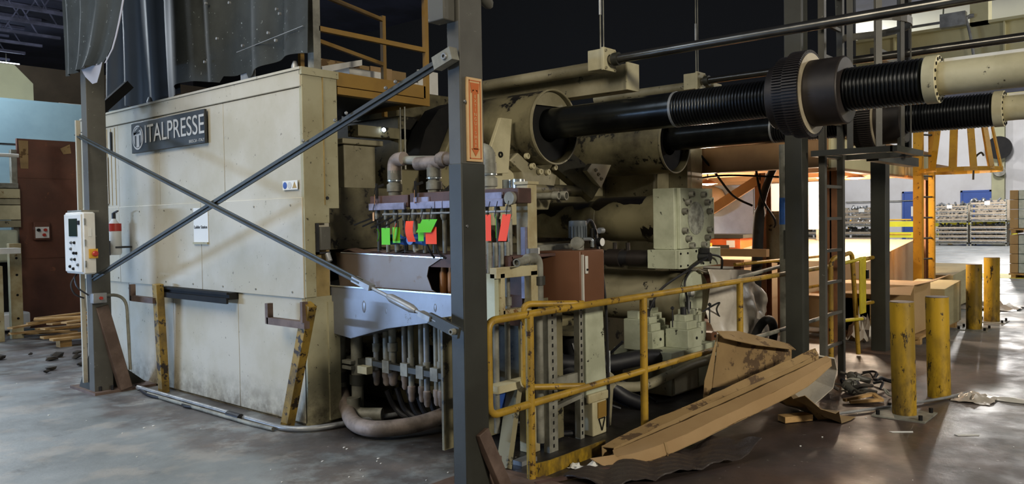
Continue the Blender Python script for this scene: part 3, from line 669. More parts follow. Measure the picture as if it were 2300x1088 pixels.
# saddle brackets under the drums
obj('saddle', MB().prism([(5.72, 4.98, 2.22), (5.84, 4.98, 2.3), (6.0, 4.98, 2.21), (6.2, 4.98, 2.17), (6.45, 4.98, 2.1), (6.3, 4.98, 1.75), (5.98, 4.98, 1.75), (5.9, 4.98, 2.12)], (0, .14, 0)), 'beige', s, bevel=.01)
obj('saddle_side', MB().prism([(5.6, 5.1, 2.2), (5.95, 5.1, 2.2), (5.95, 5.1, 1.6), (5.6, 5.1, 1.6)], (0, .6, 0)), 'beige_lt', s, bevel=.01)
for k in range(5):
    a = radians(-150+k*24); obj('saddle_bolt', MB().bolt((6.2+.3*cos(a), 4.97, 2.42+.3*sin(a)), (0, -1, 0), .03, .035), 'beige_lt', s)
obj('lug_plate', MB().prism([(6.95, 4.9, 2.24), (7.32, 4.9, 2.24), (7.12, 4.9, 1.98), (6.86, 4.9, 2.16)], (0, .06, 0)), 'beige_lt', s, bevel=.004)
for k in range(3): obj('lug_bolt', MB().bolt((7.0+.05*k, 4.89, 2.17-.045*k), (0, -1, 0), .02, .02), 'beige', s)
obj('lug_arm', MB().bar((6.75, 5.2, 2.3), (7.1, 4.96, 1.95), .3, .1, (0, 1, 0)), 'beige_dirty', s)
obj('cross_tube', MB().cyl((6.0, 5.0, 1.95), (7.0, 5.05, 1.95), .06, 14), 'beige_dirty', s)
for (x, r_) in ((6.05, .04), (6.17, .045)):
    obj('hose_end', MB().pipe((x, 4.72, 1.88), (x+.01, 4.66, 1.88), r_, .012, 16).cyl((x, 5.0, 1.88), (x, 4.72, 1.88), r_*.8, 14), 'galv_d', s)
# drums round the tie bars
def drum(x, y1, y0, lab, grp):
    d = thing('tie_bar_drum', lab, 'drum', (x, (y0+y1)/2, 2.56), grp)
    obj('shell', MB().pipe((x, y1, 2.56), (x, y0, 2.56), .365, .012, 48), 'beige_dirty', d)
    obj('back_plate', MB().pipe((x, y1+.08, 2.575), (x, y1+.09, 2.575), .345, .185, 40), 'blackpaint', d)  # black disc stands in for the shade inside the open drum
    seg = [(x+.35*cos(a), y1+.05, 2.56+.35*sin(a)) for a in [radians(38+107*k/14) for k in range(15)]]
    obj('lit_segment', MB().prism(seg, (0, .012, 0)), 'beige', d)  # beige crescent painted as the lit upper inside of the drum
    obj('rim', MB().pipe((x, y1-.004, 2.56), (x, y1+.02, 2.56), .37, .012, 48), 'beige', d)
    return d
d = drum(6.2, 4.8, 6.14, 'nearer beige drum sleeve round the front tie bar, dark inside', 'tie bar drums')
d = drum(8.64, 4.85, 6.14, 'further beige drum sleeve round the rear tie bar, dark inside', 'tie bar drums')
# ------------------------------------------------------------------ tie bars
def tie_bar(x, z, yy, lab):
    y_in, y_th, y_g0, y_g1, y_g2, y_c0, y_c1, y_f0, y_f1, y_end = yy
    t = thing('tie_bar', lab, 'tie bar', (x, y_f1, z), 'tie bars of the press')
    obj('smooth_bar', MB().cyl((x, y_in, z), (x, y_th, z), .152, 40), 'tie', t)
    obj('shoulder', MB().cyl((x, y_th+.012, z), (x, y_th-.01, z), .155, 40), 'galv', t)
    def threads(y0, y1, r):
        n = int((y0-y1)/.028); pr = []
        for k in range(n):
            pr += [(k*.028, r-.011), (k*.028+.008, r), (k*.028+.018, r), (k*.028+.026, r-.011)]
        return MB().lathe((x, y0, z), (x, y1, z), pr, 40)
    obj('thread', threads(y_th-.01, y_g0, .152), 'thread', t)
    def gearw(y0, y1, r, n, m_, nm):
        b = MB(); b.cyl((x, y0, z), (x, y1, z), r-.018, 60)
        for k in range(n):
            a = 2*pi*k/n; c_, s_ = cos(a), sin(a)
            b.bar((x+c_*(r-.009), y0, z+s_*(r-.009)), (x+c_*(r-.009), y1, z+s_*(r-.009)), .012, .02, (c_, 0, s_))
        return obj(nm, b, m_, t)
    obj('nut_collar', MB().cyl((x, y_g0+.02, z), (x, y_g0-.08, z), .25, 40), 'gear', t, bevel=.008)
    gearw(y_g0-.06, y_g1, .305, 84, 'gear', 'gear_wheel')
    gearw(y_g1-.002, y_g2, .335, 90, 'gear', 'gear_rim')
    obj('gear_face', MB().lathe((x, y_g2-.001, z), (x, y_g2-.006, z), [(0, .31), (.005, .31), (.005, .2)], 60), 'gearlight', t)
    obj('lock_nut', MB().cyl((x, y_g2, z), (x, y_c1, z), .255, 48), 'gear', t, bevel=.012)
    obj('thread', threads(y_c1, y_f0, .162), 'thread', t)
    fl = obj('flange', MB().cyl((x, y_f0, z), (x, y_f1, z), .168, 40), 'beige_lt', t, bevel=.004)
    for k in range(16):
        a = 2*pi*k/16+.1
        obj('flange_bolt', MB().cyl((x+.148*cos(a), y_f1+.002, z+.148*sin(a)), (x+.148*cos(a), y_f1-.006, z+.148*sin(a)), .012, 8), 'blackpaint', fl)
    obj('extension_tube', MB().cyl((x, y_f1, z), (x, y_end, z), .116, 36), 'beige_lt', t)
    obj('top_highlight', MB().box(x-.02, x+.02, y_end, y_f1-.03, z+.112, z+.135), 'white', t)  # white strip stands for the light caught along the tube's top
    return t
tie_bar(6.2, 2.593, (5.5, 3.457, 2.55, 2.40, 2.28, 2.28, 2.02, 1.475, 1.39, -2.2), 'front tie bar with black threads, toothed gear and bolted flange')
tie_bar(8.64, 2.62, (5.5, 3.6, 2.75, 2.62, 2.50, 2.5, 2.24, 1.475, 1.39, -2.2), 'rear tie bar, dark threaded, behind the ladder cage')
# cream carrier beams with polished guide rods
def guide(x, z, yb0, yb1, lab, l2, hb):
    t = thing('carrier_beam', lab, 'beam', (x, yb1, z), 'guide rod carrier beams')
    obj('beam', MB().box(x+.23, x+.42, yb1+.1, yb0, z-hb-.03, z+.0), 'beige', t, bevel=.004)
    obj('end_plate', MB().box(x+.22, x+.43, yb1+.085, yb1+.1, z-hb-.03, z+.01), 'beige_lt', t)
    obj('round_rail', MB().cyl((x+.12, yb0, z-.02), (x+.12, yb1+.25, z-.02), .06, 20), 'beige', t)
    obj('rod_block', MB().box(x-.09, x+.09, yb1+.16, yb1+.32, z-.09, z+.1), 'beige_lt', t, bevel=.006)
    obj('block_flange', MB().box(x-.1, x+.1, yb1+.13, yb1+.16, z-.1, z+.11), 'beige_lt', t, bevel=.004)
    for a, b in ((-1, -1), (-1, 1), (1, -1), (1, 1)): obj('block_bolt', MB().bolt((x+a*.075, yb1+.13, z+b*.08), (0, -1, 0), .014, .014), 'beige', t)
    r = thing('guide_rod', l2, 'rod', (x, yb1, z), 'guide rods above the tie bars')
    obj('rod', MB().cyl((x, yb1+.16, z), (x, -2.4, z), .042, 24), 'rod', r)
    obj('rod_nut', MB().cyl((x, yb1+.09, z), (x, yb1+.03, z), .06, 20), 'steel_b', r)
    return t
guide(6.2, 3.12, 6.1, 4.02, 'upper cream carrier beam holding the front guide rod', 'front polished guide rod running to the upper right', .22)
guide(8.64, 3.26, 6.1, 4.36, 'lower cream carrier beam holding the rear guide rod', 'rear polished guide rod behind the ladder cage', .12)
for (x, y, z, lab) in ((6.2, 4.24, 3.2, 'pair of thin suspension rods above the upper rod block'), (8.64, 4.55, 3.35, 'thin suspension cable above the lower rod block')):
    t = thing('suspension_rod', lab, 'rod', (x, y, z))
    obj('rod', MB().cyl((x-.02, y, z), (x-.02, y, 8.2), .007, 6), 'galv_d', t)
    obj('rod', MB().cyl((x+.03, y, z), (x+.03, y, 8.2), .007, 6), 'galv_d', t)
    obj('coupling', MB().cyl((x-.02, y, z+.35), (x-.02, y, z+.6), .013, 8), 'galv', t)
# ------------------------------------------------------------------ injection cylinder with bolted head block
s = thing('injection_cylinder', 'large horizontal oil-stained cylinder ending in a bolted square block', 'cylinder', (7.2, 4.2, 1.63))
yc, zc = 7.2, 1.64
obj('barrel', MB().cyl((yc, 5.9, zc), (yc, 4.95, zc), .20, 40), 'beige_dirty', s)
obj('barrel_ring', MB().cyl((yc, 4.97, zc), (yc, 4.9, zc), .225, 40), 'beige_dirty', s, bevel=.006)
obj('barrel_large', MB().lathe((yc, 4.92, zc), (yc, 4.1, zc), [(0, .215), (.1, .235), (.55, .235), (.62, .25), (.82, .265)], 44), 'beige_dirty', s)
obj('head_block', MB().box(6.88, 7.56, 3.88, 4.12, 1.335, 1.94), 'gwhite', s, bevel=.008)
obj('front_plate', MB().box(6.93, 7.55, 3.84, 3.88, 1.34, 1.94), 'gwhite', s, bevel=.006)
obj('side_plate', MB().box(7.57, 7.8, 3.92, 4.12, 1.42, 1.86), 'gwhite', s, bevel=.006)
obj('worn_disc', MB().cyl((7.24, 3.845, 1.64), (7.24, 3.834, 1.64), .165, 40), 'worn', s)
for (x, z) in ((7.12, 1.88), (7.37, 1.88), (7.05, 1.80), (7.45, 1.80), (6.98, 1.71), (7.5, 1.71), (6.98, 1.52), (7.5, 1.52), (7.05, 1.44), (7.45, 1.44), (7.12, 1.37), (7.37, 1.37)):
    obj('head_bolt', MB().bolt((x, 3.84, z), (0, -1, 0), .031, .05), 'galv_d', s)
obj('valve_body', MB().box(6.8, 7.74, 3.82, 4.14, 1.15, 1.335), 'gwhite', s, bevel=.006)
obj('valve_flange', MB().box(6.81, 7.0, 3.79, 3.82, 1.15, 1.33), 'gwhite', s, bevel=.004)
for a in (6.83, 6.97):
    for b in (1.18, 1.3): obj('flange_bolt', MB().cyl((a, 3.79, b), (a, 3.78, b), .01, 8), 'blackpaint', s)
for (x, z) in ((7.2, 1.18), (7.35, 1.18), (7.2, 1.31), (7.35, 1.31), (7.5, 1.18)): obj('flange_bolt', MB().cyl((x, 3.82, z), (x, 3.812, z), .012, 8), 'blackpaint', s)
c_ = obj('plug_connector', MB().cyl((7.27, 3.82, 1.25), (7.27, 3.70, 1.25), .045, 16).box(7.27, 7.4, 3.76, 3.82, 1.22, 1.29), 'black', s)
obj('plug_top', MB().box(7.24, 7.3, 3.72, 3.80, 1.29, 1.34), 'black', c_)
obj('stop_block', MB().prism([(7.75, 3.9, 2.02), (8.05, 3.9, 1.93), (8.05, 3.9, 1.75), (7.92, 3.9, 1.75), (7.92, 3.9, 1.93), (7.75, 3.9, 1.95)], (0, .08, 0)) if False else MB().box(7.57, 7.72, 3.9, 3.97, 1.86, 1.95), 'beige', s)
obj('rod_stub', MB().cyl((7.7, 3.95, 1.42), (7.7, 3.95, 1.33), .025, 10), 'tin', s)
s = thing('shot_rod', 'black greased rod beneath the injection cylinder', 'rod', (7.0, 4.6, 1.25))
obj('rod', MB().cyl((6.9, 5.6, 1.24), (6.9, 4.15, 1.24), .08, 20), 'black', s)
obj('clamp', MB().cyl((6.9, 4.66, 1.24), (6.9, 4.5, 1.24), .095, 20), 'gear', s)
obj('rod_end', MB().cyl((6.9, 4.4, 1.24), (6.9, 4.16, 1.24), .088, 20), 'gear', s)
for y in (4.62, 4.46): obj('grease_nipple', MB().cyl((6.95, y, 1.32), (6.95, y, 1.40), .022, 8), 'gear', s)
# oil on the barrel: a glossy black film with ragged edges
rnd = random.Random(31); g = []
for i in range(13):
    v = i/12; row = []
    for j in range(41):
        u = j/40; y = 5.85-1.72*u; rr = (.20 if y > 4.97 else (.235 if y > 4.4 else .235+.035*(4.4-y)/.43))+.003
        a0 = radians(128+12*sin(u*9)); a1 = radians(78-24*sin(u*3.1)*(1-u)+16*sin(u*17)+rnd.uniform(-4, 4)) if u < .9 else radians(105)
        a = a0+(a1-a0)*v; row.append((yc-rr*cos(pi-a) if False else yc+rr*cos(a), y, zc+rr*sin(a)))
    g.append(row)
g2 = []
for i in range(9):
    v = i/8; row = []
    for j in range(31):
        u = j/30; y = 5.85-1.5*u; rr = (.20 if y > 4.97 else .235)+.004
        a = radians(92)+(radians(128+(38 if u < .45 else 20)*abs(sin(u*7+.4))+9*sin(u*31))-radians(92))*v
        row.append((yc+rr*cos(a), y, zc+rr*sin(a)))
    g2.append(row)
obj('oil_film', MB().sheet(g, 0), 'oil', s); obj('oil_film', MB().sheet(g2, 0), 'oil', s)
g = []
for i in range(7):
    row = []
    for j in range(9):
        u, v = j/8, i/6; y = 4.32-.2*u; a = radians(200+20*v+(4*sin(j*2.1) if i in (0, 6) else 0)); rr = .245+.035*(4.4-y)/.43*1.0
        row.append((yc+rr*cos(a), y, zc+rr*sin(a)))
    g.append(row)
obj('oil_patch', MB().sheet(g, 0), 'oil', s)
# accumulator tank
s = thing('accumulator_tank', 'horizontal beige pressure tank with a flat round end', 'tank', (7.3, 4.6, .85))
obj('shell', MB().cyl((7.3, 5.79, .83), (7.3, 3.92, .83), .27, 44), 'beige', s)
obj('end_cap', MB().cyl((7.3, 3.92, .83), (7.3, 3.87, .83), .275, 44), 'gwhite', s, bevel=.01)
obj('cradle', MB().box(7.05, 7.55, 4.3, 4.45, 0, .60), 'beige_dirty', s)
for k, pts in enumerate(([(7.22, 3.71, 1.25), (7.05, 3.75, 1.18), (6.9, 3.76, 1.13), (6.72, 3.95, .95), (6.55, 4.0, .72), (6.35, 4.1, .45)], [(7.05, 3.8, 1.13), (6.93, 3.8, 1.02), (6.9, 3.76, .85), (6.88, 3.72, .62)], [(7.4, 3.76, 1.27), (7.6, 3.74, 1.22), (7.7, 3.8, 1.05)])):
    solo('black_cable', MB().tube(smooth_path(pts, 8), .012, 7), 'black', ('long black cable curving down past the tank to the left', 'black cable dropping from the valve body to the hydraulic blocks', 'thin black cable curling right from the plug connector')[k], 'cable', pts[0])
# ------------------------------------------------------------------ hydraulic valve blocks on the power unit
s = thing('hydraulic_power_unit', 'grey hydraulic unit with stacked white valve blocks', 'hydraulic unit', (6.6, 3.9, 0))
obj('cabinet', MB().box(6.35, 7.25, 3.62, 4.1, .02, .34), 'beige', s, bevel=.008)
obj('cabinet_door', MB().box(6.36, 6.8, 3.6, 3.62, .04, .32), 'beige', s, bevel=.004)
obj('cabinet_door', MB().box(6.82, 7.24, 3.6, 3.62, .04, .32), 'gwhite', s, bevel=.004)
obj('manifold_plate', MB().box(6.35, 7.75, 3.62, 4.25, .34, .42), 'gwhite', s, bevel=.006)
obj('lower_block', MB().box(7.02, 7.4, 3.5, 3.75, .18, .36), 'gwhite', s, bevel=.006)
def vblock(x, y, w, d, h, z=.42, top=True, m_='gwhite', caps=2):
    h *= .8; w *= .88
    b = obj('valve_block', MB().box(x, x+w, y, y+d, z, z+h), m_, s, bevel=.005)
    zz = z+h
    for k in range(caps):
        ww = w*(.72-.12*k); obj('valve_stage', MB().box(x+w/2-ww/2, x+w/2+ww/2, y+.03*(k+1), y+d-.03*(k+1), zz, zz+.07-.01*k), m_, b, bevel=.004); zz += .07-.01*k
    if top: obj('solenoid', MB().cyl((x+w/2, y+d/2, zz), (x+w/2, y+d/2, zz+.07), .03, 12), 'black', b)
    obj('port', MB().cyl((x+w*.6, y, z+h*.5), (x+w*.6, y-.008, z+h*.5), .014, 10), 'blackpaint', b)
vblock(6.42, 3.86, .26, .26, .2)
vblock(6.62, 3.60, .3, .24, .22)
vblock(6.95, 3.72, .3, .26, .24)
vblock(7.22, 3.86, .26, .22, .32)
vblock(6.72, 4.0, .3, .24, .2, caps=3)
vblock(7.2, 3.66, .14, .12, .1, m_='brown', caps=0, top=False)
vblock(6.3, 3.92, .12, .18, .36, top=False, caps=1)
obj('gauge', MB().cyl((6.88, 3.72, .92), (6.88, 3.69, .92), .04, 18), 'galv', s)
obj('gauge_face', MB().cyl((6.88, 3.69, .92), (6.88, 3.687, .92), .034, 18), 'paper', s)
obj('gauge_stem', MB().cyl((6.88, 3.73, .74), (6.88, 3.73, .92), .01, 8), 'galv', s)
for (x, y) in ((6.58, 3.74), (7.05, 3.6)): obj('lever_knob', MB().cyl((x, y, .62), (x, y, .78), .007, 6).ball((x, y, .8), .02, 1), 'black', s)
obj('cable_whip', MB().tube(smooth_path([(7.1, 3.7, .72), (7.25, 3.6, .8), (7.4, 3.7, .7), (7.6, 3.7, .5)], 8), .009, 6), 'black', s)
obj('pump_body', MB().lathe((7.5, 3.75, .38), (7.9, 3.75, .38), [(0, .07), (.1, .09), (.25, .09), (.3, .06), (.4, .06)], 18), 'gwhite', s)
s = thing('hydraulic_hose', 'thick dark hose bulging out beside the white hydraulic blocks', 'hose', (5.9, 3.9, .3))
obj('hose', MB().tube(smooth_path([(5.35, 4.2, .42), (5.8, 4.0, .36), (6.15, 3.85, .38), (6.4, 3.78, .36)], 8), .075, 16), 'black', s)
s = thing('pale_hose', 'pale bent pipe under the hydraulic blocks behind the rail', 'hose', (6, 3.6, .2))
obj('hose', MB().tube(smooth_path([(5.6, 3.85, .22), (5.95, 3.72, .17), (6.25, 3.62, .22), (6.55, 3.56, .28), (6.9, 3.5, .3)], 8), .045, 14), 'beige', s)
s = thing('sloping_hose', 'thick black hose running down to the floor by the middle rail post', 'hose', (5.6, 3.9, 0))
obj('hose', MB().tube(smooth_path([(5.4, 4.2, .36), (5.6, 3.95, .3), (5.75, 3.75, .12), (5.85, 3.6, .05)], 8), .06, 14), 'black', s)
for k in range(5):
    a = .5*k; pts = [(5.5+.12*k, 4.3-.1*k, .55), (5.55+.1*k, 4.1, .3), (5.6+.14*k, 3.9, .1), (5.7+.1*k, 3.75-.03*k, .02)]
    solo('black_cable', MB().tube(smooth_path(pts, 6), .013, 6), 'black', 'thin black cable in the tangle below the hydraulic unit', 'cable', pts[-1], 'cables below the hydraulic unit')
solo('leaning_strap', MB().box(-.045, .045, -.008, .008, 0, .46), 'beige', 'greenish flat bar leaning by the middle rail post', 'bar', (0, 0, 0)).location = (5.2, 3.55, .0)
bpy.context.view_layer.objects.active = None
o = COL.objects['leaning_strap']; o.rotation_euler = (radians(-15), radians(32), 0)
# dark pit clutter at the machine foot
s = thing('base_block', 'greasy dark casting at the foot of the press beneath the tank', 'machine base', (6, 4.6, 0))
obj('block', MB().box(5.3, 6.6, 4.3, 5.2, 0, .32), 'beige_dirty', s, bevel=.02)
obj('disc', MB().cyl((5.75, 4.3, .62), (5.75, 4.3, .66), .2, 28), 'beige_dirty', s)
obj('disc_stem', MB().cyl((5.75, 4.3, .3), (5.75, 4.3, .62), .1, 20), 'blackpaint', s)
# ------------------------------------------------------------------ water manifold with valves and hanging tags
s = thing('water_manifold', 'brown square water manifold with three capped valve risers', 'manifold', (4.15, 4.3, 1.8))
obj('header', MB().box(4.1, 4.24, 4.62, 5.08, 1.765, 1.86), 'manifold', s, bevel=.006)
obj('header', MB().box(4.1, 4.24, 3.5, 4.60, 1.765, 1.87), 'manifold', s, bevel=.006)
for (y0, y1) in ((4.64, 5.07), (4.30, 4.57), (4.22, 4.295), (3.98, 4.215), (3.62, 3.96)): obj('label_bar', MB().box(4.075, 4.1, y0, y1, 1.745, 1.80), 'manif_blue', s, bevel=.004)
obj('upper_label_bar', MB().box(4.085, 4.1, 4.38, 4.54, 1.80, 1.835), 'manif_blue', s)
obj('upper_label_bar', MB().box(4.085, 4.1, 3.64, 3.82, 1.80, 1.845), 'manif_blue', s)
obj('end_cap', MB().cyl((4.07, 3.56, 1.80), (4.1, 3.56, 1.80), .045, 24), 'galv_d', s)
obj('tie_rod', MB().cyl((4.04, 4.85, 1.71), (4.04, 3.52, 1.71), .008, 8), 'galv', s)
for y in (4.89, 4.43, 3.86):
    v = obj('riser_valve', MB().lathe((4.2, y, 1.86), (4.2, y, 2.06), [(0, .05), (.03, .05), (.035, .062), (.09, .062), (.1, .048), (.12, .048), (.13, .056), (.2, .056)], 20), 'galv_d', s)
    obj('ring', MB().cyl((4.2, y, 1.975), (4.2, y, 1.985), .059, 20), 'tin', v)
    obj('lever', MB().bar((4.14, y+.06, 1.95), (4.1, y+.1, 1.93), .03, .02).cyl((4.1, y+.1, 1.96), (4.1, y+.1, 1.84), .012, 8), 'blackpaint', v)
def fit(pts, r, name, m_='pipe_pink'):
    return obj(name, MB().tube(rounded(pts, .07, 6), r, 16), m_, s)
fit([(4.2, 4.89, 2.04), (4.2, 4.89, 2.15), (4.2, 4.77, 2.15)], .056, 'elbow')
obj('cross_pipe', MB().cyl((4.22, 4.78, 2.14), (4.22, 4.45, 2.12), .035, 14), 'galv_d', s)
obj('tee', MB().cyl((4.2, 4.62, 2.10), (4.2, 4.34, 2.10), .052, 18).cyl((4.2, 4.43, 2.1), (4.2, 4.43, 2.04), .05, 18), 'pipe_pink', s)
obj('union', MB().cyl((4.18, 4.36, 2.12), (4.18, 4.05, 2.10), .045, 18).cyl((4.18, 4.27, 2.115), (4.18, 4.33, 2.12), .056, 18), 'pipe_pink', s)
obj('drop_pipe', MB().cyl((4.2, 4.2, 2.1), (4.2, 4.2, 1.86), .045, 16), 'galv_d', s)
fit([(4.2, 3.86, 2.04), (4.2, 3.86, 2.16), (4.2, 3.98, 2.16)], .05, 'elbow', 'galv_d')
obj('bright_cylinder', MB().cyl((4.3, 3.77, 1.865), (4.3, 3.77, 1.94), .04, 20), 'tin', s)
obj('bright_cylinder', MB().cyl((4.3, 3.67, 1.865), (4.3, 3.67, 1.94), .045, 20), 'tin', s)
hv = MB(); rnd = random.Random(3)
for k in range(14):
    y = 5.02-.108*k
    vb = obj('small_valve', MB().lathe((4.13, y, 1.755), (4.13, y, 1.66), [(0, .016), (.03, .024), (.07, .024), (.095, .014)], 12), 'galv_d', s)
    obj('hose_tail', MB().cyl((4.14, y, 1.66), (4.14, y, 1.41), .017, 10), 'galv_d' if k % 3 else 'steel_b', s)
    if k < 4:
        obj('valve_lever', MB().bar((4.12, y, 1.70), (4.02, y+.17, 1.63-.012*k), .014, .012), 'blackpaint', vb)
for (y, lab) in ((4.73, 'left'), (4.52, 'right')):
    t = thing('blue_valve', 'blue coupling below the tags, %s one of the pair' % lab, 'valve', (4.1, y, 1.5), 'blue couplings under the manifold')
    obj('body', MB().cyl((4.06, y-.02, 1.515), (4.06, y-.02-.11, 1.5), .032, 16).cyl((4.02, y, 1.515), (4.1, y, 1.515), .04, 16), 'valveblue', t)
    obj('stem', MB().cyl((4.07, y-.01, 1.5), (4.07, y-.01, 1.43), .022, 12), 'galv_d', t)
    obj('bore', MB().cyl((4.015, y, 1.515), (4.02, y, 1.515), .014, 12), 'blackpaint', t)
def htag(nm, lab, m_, y, z0, z1, w, x=3.99, tilt=0., curl=0., grp='hanging tags on the manifold valves', yaw=0., lean=0.):
    t = thing(nm, lab, 'tag', (x, y, z1), grp)
    g = []
    for i in range(7):
        v = i/6; z = z1+(z0-z1)*v; dy = tilt*v; g.append([(x+curl*sin(v*pi)*.6+yaw*.5*w, y+w/2+dy+lean*v, z), (x+curl*sin(v*pi)*.6-yaw*.5*w, y-w/2+dy+lean*v, z)])
    obj('card', MB().sheet(g, .0015), m_, t)
    obj('string', MB().tube([(x+.02, y, z1+.09), (x, y, z1+.03), (x, y+.005, z1-.01)], .003, 5), 'blackpaint', t)
    return t
htag('lockout_tag', 'narrow green tag hanging edge-on, leftmost on the manifold', 'green', 4.86, 1.50, 1.60, .025, yaw=1.2, curl=.03)
htag('lockout_tag', 'wide bright green tag second from the left under the manifold', 'green', 4.76, 1.475, 1.605, .10)
htag('lockout_tag', 'green tag beside the left blue coupling', 'green', 4.635, 1.49, 1.61, .085)
htag('lockout_tag', 'curled orange tag overlapping a green one above the left blue coupling', 'tagred', 4.61, 1.505, 1.64, .03, x=3.97, tilt=.03, curl=-.02, yaw=1)
htag('lockout_tag', 'large orange tag right above the right blue coupling', 'tagred', 4.48, 1.50, 1.655, .085, tilt=-.02, curl=-.03)
htag('lockout_tag', 'dark green tag hanging straight, right of the right blue coupling', 'green', 4.36, 1.505, 1.635, .06)
htag('lockout_tag', 'green tag twisted sideways over an orange one', 'green', 4.23, 1.57, 1.665, .16, x=3.96, tilt=.07, lean=0)
htag('lockout_tag', 'orange tag below the twisted green one with black straps', 'tagred', 4.235, 1.485, 1.61, .115, x=3.975)
htag('lockout_tag', 'thin green tag just left of the near column', 'green', 4.02, 1.51, 1.63, .02, yaw=1)
htag('lockout_tag', 'narrow orange tag just right of the near column', 'tagred', 3.68, 1.51, 1.69, .05)
htag('lockout_tag', 'thin green tag between the two orange ones right of the column', 'green', 3.61, 1.53, 1.69, .015, yaw=1)
htag('lockout_tag', 'tilted orange tag at the right end of the manifold', 'tagred', 3.51, 1.51, 1.69, .075, tilt=.045)
htag('paper_tag', 'manila tag hanging from the left riser valve', 'tagtan', 4.97, 1.79, 1.87, .016, x=4.06, yaw=1, grp='manila tags')
htag('paper_tag', 'folded manila tag hanging from the middle riser valve', 'tagtan', 4.50, 1.79, 1.89, .03, x=4.06, yaw=1, grp='manila tags')
htag('paper_tag', 'short manila tag under the left end of the manifold', 'tagtan', 4.99, 1.66, 1.73, .02, x=4.06, grp='manila tags')
solo('black_strap', MB().tube(smooth_path([(3.99, 4.3, 1.49), (4.0, 4.27, 1.42), (4.02, 4.25, 1.38)], 5), .008, 6).tube(smooth_path([(3.99, 4.2, 1.49), (4.0, 4.18, 1.42), (4.02, 4.13, 1.38)], 5), .009, 6), 'blackpaint', 'pair of black straps hanging below the orange tag', 'strap', (4, 4.25, 1.49))
# shelf, stained splash sheet, drip tray
s = thing('drip_shelf', 'rusty flat shelf under the valve tails', 'shelf', (4.3, 4.6, 1.4))
obj('plate', MB().box(4.08, 4.6, 3.55, 5.5, 1.385, 1.405), 'manifold', s)
obj('edge', MB().box(4.07, 4.09, 3.55, 4.55, 1.31, 1.40), 'manifold', s)
obj('bent_lip', MB().sheet([[(4.12, 5.5-.1*k, 1.41+.012*sin(k*1.7)) for k in range(12)], [(4.2, 5.5-.1*k, 1.43+.008*sin(k*2.1)) for k in range(12)]], .004), 'rustleg', s)
s = thing('splash_sheet', 'brown-stained stainless splash sheet above the tray', 'sheet', (4.2, 5.1, 1.25))
obj('sheet', MB().prism([(4.06, 5.50, 1.40), (4.06, 4.22, 1.378), (4.06, 4.36, 1.31), (4.06, 4.38, 1.24), (4.06, 4.33, 1.14), (4.06, 4.2, 1.09), (4.06, 5.44, 1.08)], (.006, 0, 0)), 'stain', s)
obj('bright_edge', MB().bar((4.057, 5.42, 1.402), (4.057, 4.2, 1.38), .006, .008), 'tin', s)
s = thing('coolant_hoses', 'row of brass fittings beyond the cut in the splash sheet', 'fittings', (4.2, 4.2, 1.2))
for k in range(4):
    y = 4.30-.085*k
    obj('fitting', MB().lathe((4.16, y, 1.1), (4.16, y, 1.36), [(0, .03), (.05, .034), (.16, .034), (.18, .026), (.26, .024)], 14), 'copper', s)
obj('back_plate', MB().box(4.24, 4.26, 3.6, 4.55, .9, 1.38), 'manifold', s)
s = thing('drip_tray', 'dented aluminium drip tray with a sloping underside', 'tray', (3.98, 4.7, .9))
obj('front', MB().prism([(3.97, 5.63, 1.13), (3.97, 3.9, 1.125), (3.97, 3.9, .97), (3.97, 4.75, .83), (3.97, 5.2, .715), (3.97, 5.62, .755)], (.008, 0, 0)), 'alu', s)
obj('rim', MB().bar((3.965, 5.63, 1.132), (3.965, 3.9, 1.127), .016, .010).bar((3.965, 5.63, 1.132), (4.03, 5.69, 1.16), .012, .01), 'tin', s)
obj('end_wall', MB().prism([(3.97, 5.63, 1.13), (4.25, 5.68, 1.16), (4.25, 5.68, .755), (3.97, 5.62, .755)], (0, .006, 0)), 'alu', s)
obj('bottom', MB().sheet([[(3.972, 5.62, .757), (3.972, 5.2, .717), (3.972, 4.75, .832), (3.972, 3.9, .972)], [(4.32, 5.62, .757), (4.32, 5.2, .717), (4.32, 4.75, .832), (4.32, 3.9, .972)]], .005), 'alu', s)
for (y, z, r_) in ((5.02, .98, .045), (4.75, .96, .022), (4.2, 1.02, .03)): obj('dent', MB().ball((3.972, y, z), r_, 2, (.16, .6, 1.2)), 'alu', s)
# ------------------------------------------------------------------ vertical supply pipes below the tray
rnd = random.Random(11)
ys = [5.14, 5.04, 4.93, 4.82, 4.71, 4.62, 4.53, 4.45, 4.37, 4.29, 4.21, 4.13, 4.05, 3.96, 3.88]
ORD = 'first second third fourth fifth sixth seventh eighth ninth tenth eleventh twelfth thirteenth fourteenth fifteenth'.split()
for k, y in enumerate(ys):
    x = 4.18+.03*(k % 2); zb = .16+.05*rnd.random()+(.12 if k < 4 else .04)
    t = thing('supply_pipe', ORD[k]+' grey vertical supply pipe from the press guard, below the drip tray', 'pipe', (x, y, zb), 'vertical pipes below the drip tray')
    r_ = .024 if k not in (1, 2) else .032
    obj('tube', MB().cyl((x, y, zb+.1), (x, y, 1.0), r_, 12), 'galv_d' if k % 3 else 'galv', t)
    obj('coupling', MB().lathe((x, y, zb), (x, y, zb+.2), [(0, r_*.7), (.02, r_*1.1), (.06, r_*1.1), (.075, r_*1.35), (.12, r_*1.35), (.13, r_*.95), (.2, r_)], 12), 'pipe_pink', t)
    if k % 2 == 0: obj('upper_coupling', MB().cyl((x, y, zb+.28), (x, y, zb+.35), r_*1.3, 12), 'galv_d', t)
s = thing('pipe_clamp_rail', 'dark clamp rail strapping the vertical pipes together', 'rail', (4.15, 4.6, .5))
obj('rail', MB().bar((4.13, 5.45, .50), (4.13, 3.85, .48), .05, .045), 'steel_b', s)
